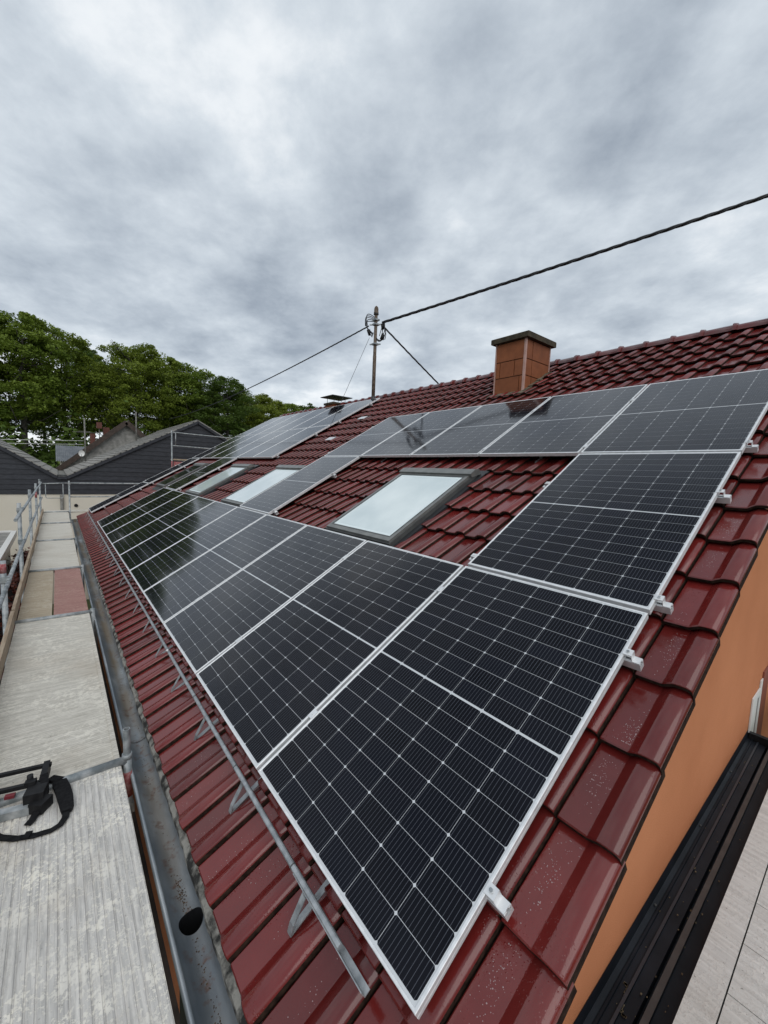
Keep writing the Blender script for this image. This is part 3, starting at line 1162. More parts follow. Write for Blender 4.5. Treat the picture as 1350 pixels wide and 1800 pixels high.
# groove line along the outer face
fm2 = MB()
frame_ring(fm2, [(-0.0006, -0.0240), (-0.0006, -0.0215), (0.004, -0.0215), (0.004, -0.0240)])
ME_FRAME = fm.mesh('frame', M['alu'])
ME_LIP = fm2.mesh('frame_bead', M['alu_rail'])
ME_BACK = MB().box((0.0108, 0.0108, -0.008), (PL - 0.0108, PW - 0.0108, -0.0022)).mesh('backsheet', M['backsheet'])
ROWNAME = ['bottom row', 'second row', 'third row', 'top row']
lab = {}
for r, c, u in PANELS:
    if r == 0 and c < 10:
        L_ = 'solar panel in the bottom row along the eaves, %s from the near verge' % ORD[c]
        if c == 0:
            L_ = 'nearest large solar panel at the bottom corner by the near verge'
        if c == 9:
            L_ = 'solar panel ending the bottom row along the eaves, last of ten'
    elif c == 12 and r < 2:
        L_ = ('lowest solar panel of the narrow column at the far end of the roof', 'middle solar panel of the narrow column at the far end of the roof')[r]
    elif r == 1:
        L_ = {0: 'solar panel beside the near verge, directly above the nearest panel',
              4: 'single solar panel standing between the first and second roof windows',
              9: 'single solar panel between the two farthest roof windows'}[c]
    elif r == 2 and c < 5:
        L_ = 'solar panel in the row below the big chimney, %s from the near verge' % ORD[c]
        if c == 4:
            L_ = 'solar panel ending the row below the big chimney, nearest the mast'
    else:
        L_ = 'solar panel in the far pale field, %s row, %s from the mast side' % ('lower' if r == 2 else 'upper', ORD[c - 7])
    P = tag(empty('solar_panel', rw(u, ROWS_V[r], 0), ROOF_ROT), L_, 'solar panel', 'solar panels on the red roof')
    mobj('frame', ME_FRAME, P)
    mobj('frame_bead', ME_LIP, P)
    mobj('backsheet', ME_BACK, P)
    near_panel = (r == 0 and c < 5) or (r == 1 and c == 0) or (r == 2 and c < 2)
    if near_panel:
        for (x, y) in CELLS:
            mobj('cell', ME_CELL, P, (x, y, -0.0018))
    else:
        tag(mobj('cell_field', ME_FIELD, P, (0, 0, -0.0018)), kind='stuff')

# ------------------------------------------------------------------ mounting rails with clamps and roof hooks
c_prof = [(-0.019, -0.040), (0.019, -0.040), (0.019, 0.0), (0.006, 0.0), (0.006, -0.005), (0.014, -0.005), (0.014, -0.017),
          (0.006, -0.020), (0.006, -0.024), (-0.006, -0.024), (-0.006, -0.020), (-0.014, -0.017), (-0.014, -0.005), (-0.006, -0.005), (-0.006, 0.0), (-0.019, 0.0)]
hook_m = MB()
hook_m.bar((0.0, 0, -0.080), (0.0, 0, -0.036), 0.03, 0.006, (1, 0, 0))
hook_m.bar((-0.10, 0, -0.083), (0.02, 0, -0.083), 0.03, 0.006)
hook_m.bar((-0.10, 0, -0.12), (-0.10, 0, -0.082), 0.03, 0.006, (1, 0, 0))
ME_HOOK = hook_m.mesh('roof_hook', M['steel'])
ec = MB()                                     # Z-shaped end clamp, near edge of the frame at y = 0
ec.box((-0.018, -0.028, 0.0008), (0.018, 0.007, 0.0045))
ec.box((-0.018, -0.031, -0.034), (0.018, -0.028, 0.0045))
ec.box((-0.018, -0.060, -0.0345), (0.018, -0.028, -0.031))
ec.tube([(0, -0.012, 0.0045), (0, -0.012, 0.0095)], 0.0085, 10)
ME_END = ec.mesh('end_clamp', M['alu_rail'])
ME_BOLT = MB().tube([(0, -0.012, 0.0095), (0, -0.012, 0.0125)], 0.0065, 6).mesh('bolt', M['steel'])
mc = MB()
mc.box((-0.025, -0.020, 0.0008), (0.025, 0.020, 0.0042))
mc.box((-0.025, -0.008, -0.034), (0.025, 0.008, 0.0008))
mc.tube([(0, 0, 0.0042), (0, 0, 0.0085)], 0.0075, 10)
ME_MID = mc.mesh('mid_clamp', M['alu_rail'])


def rail(v, u0, u1, label, clamps, hooks):
    R = tag(empty('mounting_rail', rw(u0, v, -0.0355), ROOF_ROT), label, 'rail', 'mounting rails under the panels')
    b = MB()
    b.extrude([(x, 0, z) for x, z in c_prof], [(0, 0, 0), (0, u1 - u0, 0)])
    fix_normals(b.build('rail_profile', M['alu_rail'], R))
    e = mobj('end_clamp', ME_END, R, (0, clamps[0] - u0, 0.0355))
    mobj('bolt', ME_BOLT, e)
    e2 = mobj('end_clamp', ME_END, R, (0, clamps[-1] - u0, 0.0355), (0, 0, PI))
    for c in clamps[1:-1]:
        mobj('mid_clamp', ME_MID, R, (0, c - u0, 0.0355))
    for h in hooks:
        mobj('roof_hook', ME_HOOK, R, (0, h - u0, 0.0))


def seams(us, ue, n):
    return [us] + [us + k * PU - PG / 2 for k in range(1, n)] + [ue]


for j, (off) in enumerate((0.358, 1.450)):
    w_ = ('lower', 'upper')[j]
    rail(off, -0.062, 10 * PU + 0.03, '%s rail under the bottom panel row, its end showing at the near verge' % w_, seams(0, 10 * PU - PG, 10), [0.6 + k * 1.35 for k in range(8)])
    rail(off, 13.90, 15.14, '%s rail under the lowest far end panel' % w_, [13.95, 13.95 + PW], [14.3])
for j, off in enumerate((PV + 0.095, PV + 1.165)):
    w_ = ('lower', 'upper')[j]
    rail(off, -0.062, PW + 0.05, '%s rail under the verge panel above the nearest one' % w_, [0, PW], [0.5])
    for k, (u, nm) in enumerate(((4 * PU, 'the single panel between first and second roof windows'), (10.28, 'the single panel between the farthest roof windows'), (13.95, 'the middle far end panel'))):
        rail(off, u - 0.045, u + PW + 0.045, '%s rail under %s' % (w_, nm), [u, u + PW], [u + 0.4])
for j, off in enumerate((2 * PV + 0.13, 2 * PV + 1.25)):
    w_ = ('lower', 'upper')[j]
    rail(off, -0.062, 5 * PU + 0.03, '%s rail under the panel row below the big chimney' % w_, seams(0, 5 * PU - PG, 5), [1.62, 2.9, 4.18])
    rail(off, 8.00, 15.03, '%s rail under the lower row of the far field' % w_, seams(8.05, 8.05 + 6 * PU - PG, 6), [8.1, 9.4, 10.8, 12.2])
for j, off in enumerate((3 * PV + 0.25, 3 * PV + 1.35)):
    w_ = ('lower', 'upper')[j]
    rail(off, 8.00, 15.03, '%s rail under the upper row of the far field' % w_, seams(8.05, 8.05 + 6 * PU - PG, 6), [8.1, 9.4, 10.8])

# ================================================================== snow guard along the eaves
sg = tag(empty('snow_guard', rw(0, -0.075, -0.035), ROOF_ROT), 'galvanised snow guard rail on brackets along the eave tiles', 'snow guard')
# angle profile rails, spliced end to end
ang = [(-0.010, 0, -0.022), (0.008, 0, -0.022), (0.010, 0, -0.020), (0.010, 0, 0.012), (0.006, 0, 0.016), (-0.006, 0, 0.016), (-0.010, 0, 0.012)]
ends = [0.30, 2.95, 5.90, 8.85, 11.8, 14.45]
for i in range(5):
    b = MB().extrude(ang, [(0, ends[i], 0.0), (0, ends[i + 1] - 0.002, 0)])
    fix_normals(b.build('rail', M['steel'], sg))
MB().box((-0.0135, 0.165, -0.026), (0.0095, 0.62, -0.0225)).box((-0.0135, 0.165, -0.0225), (-0.0105, 0.62, 0.006)).build('splice_plate', M['steel'], sg)
for e_ in (0.64, 1.30, 2.10, 2.95, 5.9, 8.85):
    MB().box((-0.0115, e_ - 0.002, -0.02), (0.0115, e_ + 0.003, 0.0172)).build('clip', M['dark_alu'], sg)
MB().tube([(0, 2.93, 0.016), (0, 2.93, 0.03)], 0.011, 8).build('clip_bolt', M['alu_rail'], sg)
bk = MB()
bk.bar((-0.125, 0, -0.078), (0.16, 0, -0.066), 0.026, 0.0045)
bk.bar((-0.125, 0, -0.078), (-0.098, 0, -0.052), 0.026, 0.0045)
bk.bar((-0.098, 0, -0.053), (-0.018, 0, -0.006), 0.026, 0.0045)
bk.bar((-0.018, 0, -0.007), (0.0, 0, 0.0115), 0.026, 0.0045)
bk.bar((0.0, 0, -0.066), (0.0, 0, 0.011), 0.026, 0.0045, (1, 0, 0))
ME_BK = bk.mesh('bracket', M['steel'])
u = 0.53
while u < 14.3:
    mobj('bracket', ME_BK, sg, (0, u, 0))
    u += 0.655

# ================================================================== roof mast and cables
PX, PY = 6.037, 8.365
mast = tag(empty('roof_mast', (PX, PY, 3.30)), 'rusty steel roof mast with insulator cap and cable clamps', 'mast')
lat = MB()
lat.tube([(0, 0, 0), (0, 0, 1.30), (0, 0, 1.35), (0, 0, 2.42)], [0.048, 0.048, 0.044, 0.042], 14)
lat.build('pole', M['rust'], mast)
MB().tube([(0, 0, -0.05), (0, 0, 0.24), (0, 0, 0.25)], [0.068, 0.062, 0.05], 14).build('base_sleeve', M['dark_flash'], mast)
MB().tube([(0, 0, 2.40), (0, 0, 2.44), (0, 0, 2.46), (0, 0, 2.53), (0, 0, 2.58), (0, 0, 2.61)], [0.062, 0.066, 0.058, 0.058, 0.044, 0.012], 14).build('mast_cap', M['rust'], mast)
MB().tube([(0, 0, 2.385), (0, 0, 2.41)], 0.068, 14).build('cap_ring', M['dark_flash'], mast)
for z_, w_ in ((1.62, 0.30), (2.13, 0.34), (2.25, 0.2)):
    b = MB().box((-0.075, -0.075, z_ - 0.02), (0.075, 0.075, z_ + 0.02))
    b.bar((-w_ * 0.62 / 2, w_ * 0.78 / 2, z_), (w_ * 0.62 / 2, -w_ * 0.78 / 2, z_), 0.03, 0.03)
    b.build('clamp', M['steel_worn'], mast)
rwv = random.Random(9)


def loop(p0, p1, drop, r=0.009, side=(0, 0, 0)):
    pts = []
    for i in range(11):
        t = i / 10
        p = Vector(p0).lerp(Vector(p1), t)
        k = math.sin(PI * t)
        pts.append(p + Vector((side[0] * k, side[1] * k, side[2] * k - drop * k)))
    MB().tube(pts, r, 6).build('wire', M['cable'], mast)


A_ = Vector((-0.16, 0.20, 2.10))
B_ = Vector((0.13, -0.16, 2.16))
for i in range(5):
    loop(A_ + Vector((rwv.uniform(-.03, .03), rwv.uniform(-.03, .03), 0)), (-0.02, 0.03, 2.32 - 0.03 * i), -0.16 + 0.03 * i, 0.010, (-0.06, 0.08, 0.03))
for i in range(5):
    loop(A_ + Vector((0.01 * i, 0, -0.02 * i)), (-0.03 + 0.01 * i, 0.10, 1.82 + 0.03 * i), 0.02, 0.011, (rwv.uniform(-.03, .04), rwv.uniform(-.05, .02), 0))
for i in range(7):
    loop(B_ + Vector((rwv.uniform(-.05, .05), rwv.uniform(-.05, .05), rwv.uniform(-.03, .03))), (0.06 + 0.02 * i, -0.10 - 0.014 * i, 1.78 + rwv.uniform(-.05, .08)), 0.03, 0.010, (rwv.uniform(-.05, .07), rwv.uniform(-.07, .04), 0))
for i in range(3):
    loop((0.16, -0.20, 1.84), (0.0, -0.03, 1.75 + 0.02 * i), 0.10, 0.013)
MB().tube([(-0.12, 0.16, 2.0), (-0.10, 0.13, 1.86)], [0.05, 0.03], 8).build('splice_box', M['black'], mast)
MB().tube([(0.13, -0.17, 1.86), (0.11, -0.14, 1.74)], [0.05, 0.055], 8).build('splice_box', M['black'], mast)
MB().tube([(0.12, -0.15, 2.14), (0.12, -0.15, 2.0)], [0.05, 0.035], 8).build('splice_box', M['black'], mast)


def cable(name, p0, p1, sag, r, label, n=60, strands=3, pitch=0.75):
    p0, p1 = Vector(p0), Vector(p1)
    L = (p1 - p0).length
    steps = max(n, int(L / pitch * 9))
    d = (p1 - p0).normalized()
    s = d.cross(Vector((0, 0, 1))).normalized()
    w_ = s.cross(d)
    b = MB()
    for st in range(strands):
        pts = []
        for i in range(steps + 1):
            t = i / steps
            p = p0.lerp(p1, t)
            p.z -= sag * 4 * t * (1 - t)
            if strands > 1:
                an = 2 * PI * (t * L / pitch) + 2 * PI * st / strands
                p = p + (s * math.cos(an) + w_ * math.sin(an)) * r * 0.50
            pts.append(p)
        b.tube(pts, r * (0.66 if strands > 1 else 1.0), 6, True)
    return tag(b.build(name, M['cable']), label, 'cable', 'overhead cables at the mast')


MO = Vector((PX, PY, 3.30))
e1 = Vector((8.87, 1.13, 6.56))
st1 = MO + Vector((0.10, -0.15, 2.17))
far1 = st1 + (e1 - st1) * 2.0
cable('overhead_cable', st1, (far1.x, far1.y, far1.z), 0.10, 0.031, 'thick twisted black cable rising from the mast to the upper right')
cable('overhead_cable', MO + Vector((-0.12, 0.16, 2.10)), (6.0, 34.0, 4.9), 0.30, 0.0175, 'twisted black cable running left from the mast towards the trees')
cable('overhead_cable', MO + Vector((0.13, -0.16, 2.08)), (12.6, 8.20, 2.2), 0.05, 0.021, 'twisted black cable dropping from the mast behind the ridge')
cable('guy_wire', MO + Vector((-0.10, 0.13, 1.80)), rw(8.02, 5.26, 0.02), 0.0, 0.005, 'thin pale guy wire slanting from the mast down to the far panels', strands=1)

# ================================================================== scaffold along the eaves
DZ = -0.300
YS = [2.03, 5.10, 7.68, 10.78, 13.90, 17.02]
DX0, DX1 = -1.125, -0.482


def deck_board(name, x0, x1, y0, y1, m, label, ribs=None, edge=True, group='scaffold deck boards'):
    d = tag(empty(name, ((x0 + x1) / 2, y0, DZ)), label, 'scaffold deck', group)
    w_ = (x1 - x0)
    if ribs == 'y':
        b = MB()
        n = 22
        poly = [(-w_ / 2, 0, -0.05), (w_ / 2, 0, -0.05)]
        top = []
        for k in range(n):
            c0 = -w_ / 2 + w_ * k / n
            pw = w_ / n
            top += [(c0 + 0.0015, 0, -0.0035), (c0 + 0.004, 0, 0.0), (c0 + pw - 0.004, 0, 0.0), (c0 + pw - 0.0015, 0, -0.0035)]
        top = [(-w_ / 2, 0, -0.002)] + top + [(w_ / 2, 0, -0.002)]
        b.extrude(poly + top[::-1], [(0, 0.02, 0), (0, y1 - y0 - 0.02, 0)])
        fix_normals(b.build('deck_plate', m, d))
    else:
        MB().box((-w_ / 2 + 0.003, 0.02, -0.05), (w_ / 2 - 0.003, y1 - y0 - 0.02, 0.0)).build('deck_plate', m, d)
    if edge:
        for s in (-1, 1):
            MB().box((s * w_ / 2 - 0.028 if s > 0 else -w_ / 2, 0.02, -0.055), (w_ / 2 if s > 0 else -w_ / 2 + 0.028, y1 - y0 - 0.02, 0.006)).build('edge_rail', m, d)
    for yy in (0.03, y1 - y0 - 0.03):
        MB().box((-w_ / 2 + 0.03, yy - 0.01, -0.045), (w_ / 2 - 0.03, yy + 0.01, 0.0025)).build('end_strip', m, d)
    return d


deck_board('scaffold_deck', DX0, DX1, -1.05, YS[0], M['deck_alu'], 'worn ribbed metal scaffold deck with cement splashes in the foreground', 'y', edge=False)
deck_board('scaffold_deck', DX0, DX1, YS[0], YS[1], M['deck_ply'], 'pale cross-grooved scaffold deck just beyond the first cross tube')
deck_board('scaffold_deck', DX0, -0.822, YS[1], YS[2], M['deck_tan'], 'narrow tan scaffold plank beside the reddish one', edge=False)
deck_board('scaffold_deck', -0.812, DX1, YS[1], YS[2], M['deck_red'], 'narrow reddish scaffold plank beside the gutter', edge=False)
deck_board('scaffold_deck', DX0, DX1, YS[2], YS[3], M['deck_far'], 'pale scaffold deck just beyond the reddish plank')
deck_board('scaffold_deck', DX0, DX1, YS[3], YS[4], M['deck_far'], 'pale scaffold deck, second last before the end guard')
deck_board('scaffold_deck', DX0, DX1, YS[4], YS[5], M['deck_far'], 'farthest pale scaffold deck in front of the end guard')
TUBE_L = ['near the black hand tool', 'at the start of the tan and reddish planks', 'at the far end of the reddish plank',
          'third from the end guard', 'second from the end guard', 'under the end guard at the far end']
for i, y in enumerate(YS):
    t = MB().tube([(DX0 - 0.10, y, DZ + 0.010), (DX1 + 0.03, y, DZ + 0.010)], 0.0242, 12)
    tag(t.build('cross_tube', M['steel_worn']), 'galvanised scaffold cross tube %s' % TUBE_L[i], 'scaffold tube', 'scaffold cross tubes')
# inner standards (house side): only the spigots reach above the deck
for i, y in enumerate(YS[:4]):
    s = tag(empty('scaffold_post', (DX1 + 0.033, y, ZG)), ('scaffold post with open spigot beside the gutter near the black tool',
                                                          'short scaffold post beside the gutter at the reddish plank',
                                                          'short scaffold post beside the gutter beyond the reddish plank',
                                                          'short scaffold post beside the gutter, third bay from the far end')[i], 'scaffold post', 'inner scaffold posts')
    top = DZ - ZG
    MB().tube([(0, 0, 0), (0, 0, top + 0.045)], 0.0242, 12).build('tube', M['steel_worn'], s)
    if i == 0:
        sp_ = MB()
        sp_.tube([(0, 0, top + 0.045), (0, 0, top + 0.205)], 0.0192, 12, caps=False)
        sp_.tube([(0, 0, top + 0.203), (0, 0, top + 0.06)], 0.0150, 12, caps=False)
        bb = len(sp_.v)
        for r_ in (0.0192, 0.0150):
            for k in range(12):
                sp_.v.append((r_ * math.cos(2 * PI * k / 12), r_ * math.sin(2 * PI * k / 12), top + 0.205))
        for k in range(12):
            sp_.face((bb + k, bb + (k + 1) % 12, bb + 12 + (k + 1) % 12, bb + 12 + k))
        sp_.build('spigot', M['steel_worn'], s)
        MB().tube([(0, 0, top + 0.02), (0, 0, top + 0.05)], 0.027, 12).build('collar', M['steel_worn'], s)
        MB().tube([(0, 0, top - 0.22), (0, 0, top - 0.06)], 0.0248, 12).build('paint_band', M['red_band'], s)
        for zz_ in (top - 0.30,):
            MB().box((-0.045, -0.02, zz_ - 0.03), (0.03, 0.02, zz_ + 0.03)).build('wedge_head', M['steel_worn'], s)
# outer standards
OX = -1.205
PLAB = ['outer scaffold post with red band at the left edge of the photo', 'outer scaffold post, second from the left edge, beside the red hedge',
        'outer scaffold post, third from the left edge', 'outer scaffold post with red tape, next to the end guard', 'outer scaffold post at the far end corner of the guard']
for i, y in enumerate(YS[1:]):
    s = tag(empty('scaffold_post', (OX, y, ZG)), PLAB[i], 'scaffold post', 'outer scaffold posts')
    top = (0.40, 0.80, 0.83, 0.82, 0.80)[i] - ZG
    MB().tube([(0, 0, 0), (0, 0, top)], 0.0255, 12).build('tube', M['steel_worn'], s)
    if i in (0, 3):
        z_ = top - (0.03 if i == 0 else 0.22)
        MB().tube([(0, 0, z_ - (0.10 if i == 0 else 0.17)), (0, 0, z_ + 0.002)], 0.0262, 12).build('paint_band', M['red_band'], s)
    if i == 4:
        MB().tube([(0, 0, top), (0, 0, top + 0.02)], 0.034, 12).build('cap', M['steel_worn'], s)
    for zz_ in ((0.20, 0.70) if i else (0.20,)):
        MB().box((-0.03, -0.035, zz_ - ZG - 0.03), (0.05, 0.035, zz_ - ZG + 0.03)).build('coupler', M['steel_worn'], s)
# guard rails, lapped at the posts
lap = 0.12
for i in range(4):
    y0_, y1_ = YS[i + 1], YS[i + 2]
    t = MB().tube([(OX + 0.045, y0_ - lap, 0.20), (OX + 0.045, y1_ + lap * 0.3, 0.215)], 0.0205, 10)
    tag(t.build('guard_rail', M['steel_worn']), 'middle scaffold guard rail, %s bay from the left edge' % ORD[i], 'guard rail', 'scaffold guard rails')
    t = MB().tube([(OX + 0.045, (6.35 if i == 0 else y0_) - lap, 0.70), (OX + 0.045, y1_ + lap * 0.3, 0.715)], 0.0205, 10)
    tag(t.build('guard_rail', M['steel_worn']), 'top scaffold guard rail, %s bay from the left edge' % ORD[i], 'guard rail', 'scaffold guard rails')
t = MB().tube([(OX + 0.045, 1.9, 0.205), (OX + 0.045, YS[1] + 0.02, 0.19)], 0.0205, 10)
tag(t.build('guard_rail', M['steel_worn']), 'near scaffold guard rail leaving the photo at the left edge', 'guard rail', 'scaffold guard rails')
# toe boards
yy = [-1.0, YS[0] + 0.05, YS[1] + 0.05, YS[2] + 0.4, YS[3] + 0.3, YS[4] + 0.2, YS[5]]
for i in range(6):
    b = MB()
    n = 12
    ln = yy[i + 1] - yy[i] - 0.03
    for k in range(n + 1):
        t_ = k / n
        wob = 0.004 * math.sin(t_ * 9 + i)
        for (xx, zz_) in ((-0.016, 0), (0.014, 0), (0.014, 0.148 + wob), (-0.016, 0.15 + wob)):
            b.v.append((xx + wob * 0.6, ln * t_, zz_))
    for k in range(n):
        for j in range(4):
            a = k * 4 + j
            c = k * 4 + (j + 1) % 4
            b.face((a, a + 4, c + 4, c))
    b.face((0, 1, 2, 3))
    b.face((n * 4 + 3, n * 4 + 2, n * 4 + 1, n * 4))
    o = fix_normals(b.build('toe_board', M['wood_board'], None, (DX0 - 0.022, yy[i], DZ - 0.005)))
    tag(o, ('wooden toe board along the left edge of the near deck', 'wooden toe board beside the pale grooved deck', 'wooden toe board beside the tan plank',
            'wooden toe board of the bay beyond the reddish plank', 'wooden toe board in the second last bay', 'wooden toe board at the end guard')[i], 'toe board', 'scaffold toe boards')
# end guard: bow with post
eg = tag(empty('end_guard', (0, YS[5] + 0.06, DZ)), 'end guard frame with rounded bow closing the scaffold walkway', 'guard rail')
MB().tube([(OX, 0, 0.97), (-0.455, 0, 1.0)], 0.019, 10).build('top_bar', M['steel_worn'], eg)
bow = [(-1.06, 0, 0.97), (-1.06, 0, 0.53), (-1.045, 0, 0.50), (-1.02, 0, 0.485), (-0.64, 0, 0.485), (-0.61, 0, 0.50), (-0.595, 0, 0.53), (-0.595, 0, 0.98)]
MB().tube(bow, 0.013, 8).build('bow', M['steel_worn'], eg)
s = tag(empty('scaffold_post', (-0.43, YS[5] + 0.06, ZG)), 'inner corner scaffold post at the far end of the walkway', 'scaffold post', 'inner scaffold posts')
MB().tube([(0, 0, 0), (0, 0, 0.78 - ZG)], 0.0255, 12).build('tube', M['steel_worn'], s)
MB().box((-0.035, -0.035, 0.66 - ZG), (0.04, 0.035, 0.72 - ZG)).build('coupler', M['steel_worn'], s)
t = MB().tube([(-0.43, YS[5] + 0.1, 0.70), (6.0, YS[5] + 0.15, 0.73)], 0.022, 10)
tag(t.build('guard_rail', M['steel_worn']), 'long guard rail across the far gable in front of the slate wall', 'guard rail', 'far gable guard rails')
t = MB().tube([(-0.43, YS[5] + 0.1, 0.22), (6.0, YS[5] + 0.15, 0.24)], 0.020, 10)
tag(t.build('guard_rail', M['steel_worn']), 'lower guard rail across the far gable in front of the cream wall', 'guard rail', 'far gable guard rails')
d = tag(empty('scaffold_deck', (2.5, YS[5] + 0.45, DZ)), 'far scaffold deck round the far gable corner', 'scaffold deck', 'scaffold deck boards')
MB().box((-3.6, -0.30, -0.05), (4.0, 0.30, 0.0)).build('deck_plate', M['deck_far'], d)
# upper lift at the far gable
s = tag(empty('scaffold_post', (2.82, YS[5] + 0.18, ZG)), 'tall scaffold post at the far gable carrying the upper rails', 'scaffold post', 'far gable scaffold posts')
MB().tube([(0, 0, 0), (0, 0, 2.82 - ZG)], 0.026, 12).build('tube', M['steel_worn'], s)
MB().tube([(0, 0, 1.20 - ZG), (0, 0, 1.62 - ZG)], 0.0268, 12).build('paint_band', M['red_band'], s)
MB().tube([(0.14, 0, 2.24 - ZG), (0.14, 0, 2.74 - ZG)], 0.018, 8).build('rail_stub', M['steel_worn'], s)
for z_, nm in ((2.75, 'upper'), (2.23, 'lower')):
    t = MB().tube([(2.80, YS[5] + 0.18, z_), (9.0, YS[5] + 0.18, z_ - 0.12)], 0.021, 10)
    tag(t.build('guard_rail', M['steel_worn']), '%s guard rail of the raised scaffold at the far gable' % nm, 'guard rail', 'far gable guard rails')
b = MB().box((2.86, YS[5] + 0.10, 1.66), (5.6, YS[5] + 0.6, 1.71))
tag(b.build('scaffold_deck', M['deck_tan']), 'raised tan scaffold plank at the far gable', 'scaffold deck', 'scaffold deck boards')
b = MB().box((2.86, YS[5] + 0.05, 1.28), (5.2, YS[5] + 0.08, 1.60))
tag(b.build('toe_board', M['red_band']), 'red board below the raised plank at the far gable', 'toe board', 'scaffold toe boards')

# ------------------------------------------------------------------ scaffold platform along the near gable
gp_ = tag(empty('gable_platform', (0, 0, DZ + 0.012)), 'grey-white plank platform along the orange gable, bottom right', 'scaffold deck', 'scaffold deck boards')
MB().box((-0.44, -0.490, -0.045), (6.5, -0.402, 0.003)).build('border_plank', M['deck_gable'], gp_)
x = -0.44
k = 0
while x < 6.2:
    MB().box((x, -1.08, -0.045), (x + 0.247, -0.4945, 0.0)).build('plank', M['deck_gable'], gp_)
    x += 0.2505
s = tag(empty('scaffold_post', (3.95, -0.40, ZG)), 'scaffold post beside the gable window at the right edge', 'scaffold post', 'gable scaffold posts')
MB().tube([(0, 0, 0), (0, 0, 0.6 - ZG)], 0.0255, 12).build('tube', M['steel_worn'], s)
MB().box((-0.04, -0.04, -0.40 - ZG), (0.06, 0.04, -0.33 - ZG)).build('coupler', M['steel_worn'], s)

# black sheet-metal ledge against the gable
lg = tag(empty('metal_ledge', (0.0, YW0, -0.47)), 'black ribbed sheet metal roof ledge between orange wall and platform', 'metal roof')
prof_l = [(-0.002, 0.075), (-0.006, 0.012), (-0.026, 0.004), (-0.028, 0.012), (-0.036, 0.012), (-0.038, 0.002), (-0.062, 0.000), (-0.064, 0.010),
          (-0.072, 0.010), (-0.074, -0.001), (-0.112, -0.004), (-0.114, -0.045), (-0.126, -0.045), (-0.128, 0.004), (-0.134, 0.012),
          (-0.150, 0.010), (-0.154, -0.004), (-0.190, -0.008), (-0.40, -0.02)]
b = MB()
b.extrude([(0, y_, z_) for y_, z_ in prof_l], [(-0.1, 0, 0), (3.42, 0, 0)], closed=False)
b.build('sheet', M['ledge'], lg)
MB().box((-0.1, -0.152, 0.0125), (3.41, -0.131, 0.0145)).build('edge_strip', M['dark_alu'], lg)
MB().box((-0.1, -0.073, 0.0105), (3.41, -0.063, 0.0118)).build('edge_strip', M['ledge_rib'], lg)
MB().box((3.42, -0.165, -0.06), (3.46, -0.002, 0.055)).build('end_cap', M['black'], lg)
for i in range(9):
    MB().tube([(0.3 + i * 0.36, -0.018 if i % 2 else -0.142, 0.004), (0.3 + i * 0.36, -0.018 if i % 2 else -0.142, 0.015)], 0.005, 8).build('screw', M['dark_alu'], lg)
dst = MB()
rs = random.Random(8)
for i in range(70):
    x_, y_ = rs.uniform(0.3, 3.2), rs.uniform(-0.18, -0.03)
    s_ = rs.uniform(0.0015, 0.006)
    dst.obox((x_, y_, 0.004), (1, 0, 0), (0, 1, 0), (0, 0, 1), (s_ * 1.5, s_, 0.003))
for (cx, cy) in ((0.95, -0.05), (0.80, -0.09)):
    for i in range(60):
        t_ = i / 60
        dst.obox((cx - t_ * 0.12 + 0.02 * math.sin(t_ * 7), cy - t_ * 0.04 + rs.uniform(-.004, .004), 0.0035), (1, 0, 0), (0, 1, 0), (0, 0, 1), (rs.uniform(.003, .010), rs.uniform(.003, .006), 0.002))
tag(dst.build('grit', mat('dry_silt', (0.13, 0.10, 0.06), (0.20, 0.16, 0.10), 30, rough=0.95), lg), kind='stuff')
# lower annex wall that carries the ledge
b = MB().box((-0.05, -1.6, ZG), (3.40, YW0 - 0.004, -0.56))
tag(b.build('annex_wall', M['render_orange']), 'low annex wall under the black metal ledge', 'wall')

# ================================================================== tool left on the deck
tl = tag(empty('hand_tool', (-0.95, 1.95, DZ)), 'black and silver hand tool with padded carrying strap on the near deck', 'tool')


def tp(x, y, z):
    return (x + 0.95, y - 1.95, z)


ax = Vector((0.115, -0.014, 0)).normalized()
MB().bar(tp(-1.30, 1.99, 0.022), tp(-0.868, 1.885, 0.022), 0.042, 0.040).build('silver_body', M['steel_worn'], tl)
MB().bar(tp(-1.30, 2.115, 0.068), tp(-0.845, 2.005, 0.068), 0.020, 0.020).build('lower_bar', M['black'], tl)
MB().bar(tp(-1.30, 2.235, 0.078), tp(-0.80, 2.125, 0.078), 0.020, 0.018).build('upper_bar', M['black'], tl)
MB().bar(tp(-0.818, 2.150, 0.062), tp(-0.838, 1.985, 0.062), 0.028, 0.060).build('end_bracket', M['black'], tl)
b = MB().bar(tp(-0.900, 1.945, 0.055), tp(-0.820, 1.925, 0.055), 0.090, 0.070)
b.bar(tp(-0.905, 1.99, 0.10), tp(-0.86, 1.98, 0.10), 0.03, 0.02)
b.build('clamp_block', M['black'], tl)
MB().tube([tp(-0.885, 2.01, 0.09), tp(-0.885, 2.01, 0.125)], 0.014, 10).build('knob', M['black'], tl)
MB().bar(tp(-0.985, 2.005, 0.052), tp(-0.945, 1.996, 0.052), 0.022, 0.016).build('red_insert', M['red_plastic'], tl)
MB().tube([tp(-1.03, 2.025, 0.05), tp(-1.03, 2.025, 0.075)], 0.022, 10).build('roller', M['black'], tl)
MB().bar(tp(-0.868, 1.90, 0.03), tp(-0.815, 1.86, 0.03), 0.075, 0.05).build('foot_block', M['black'], tl)


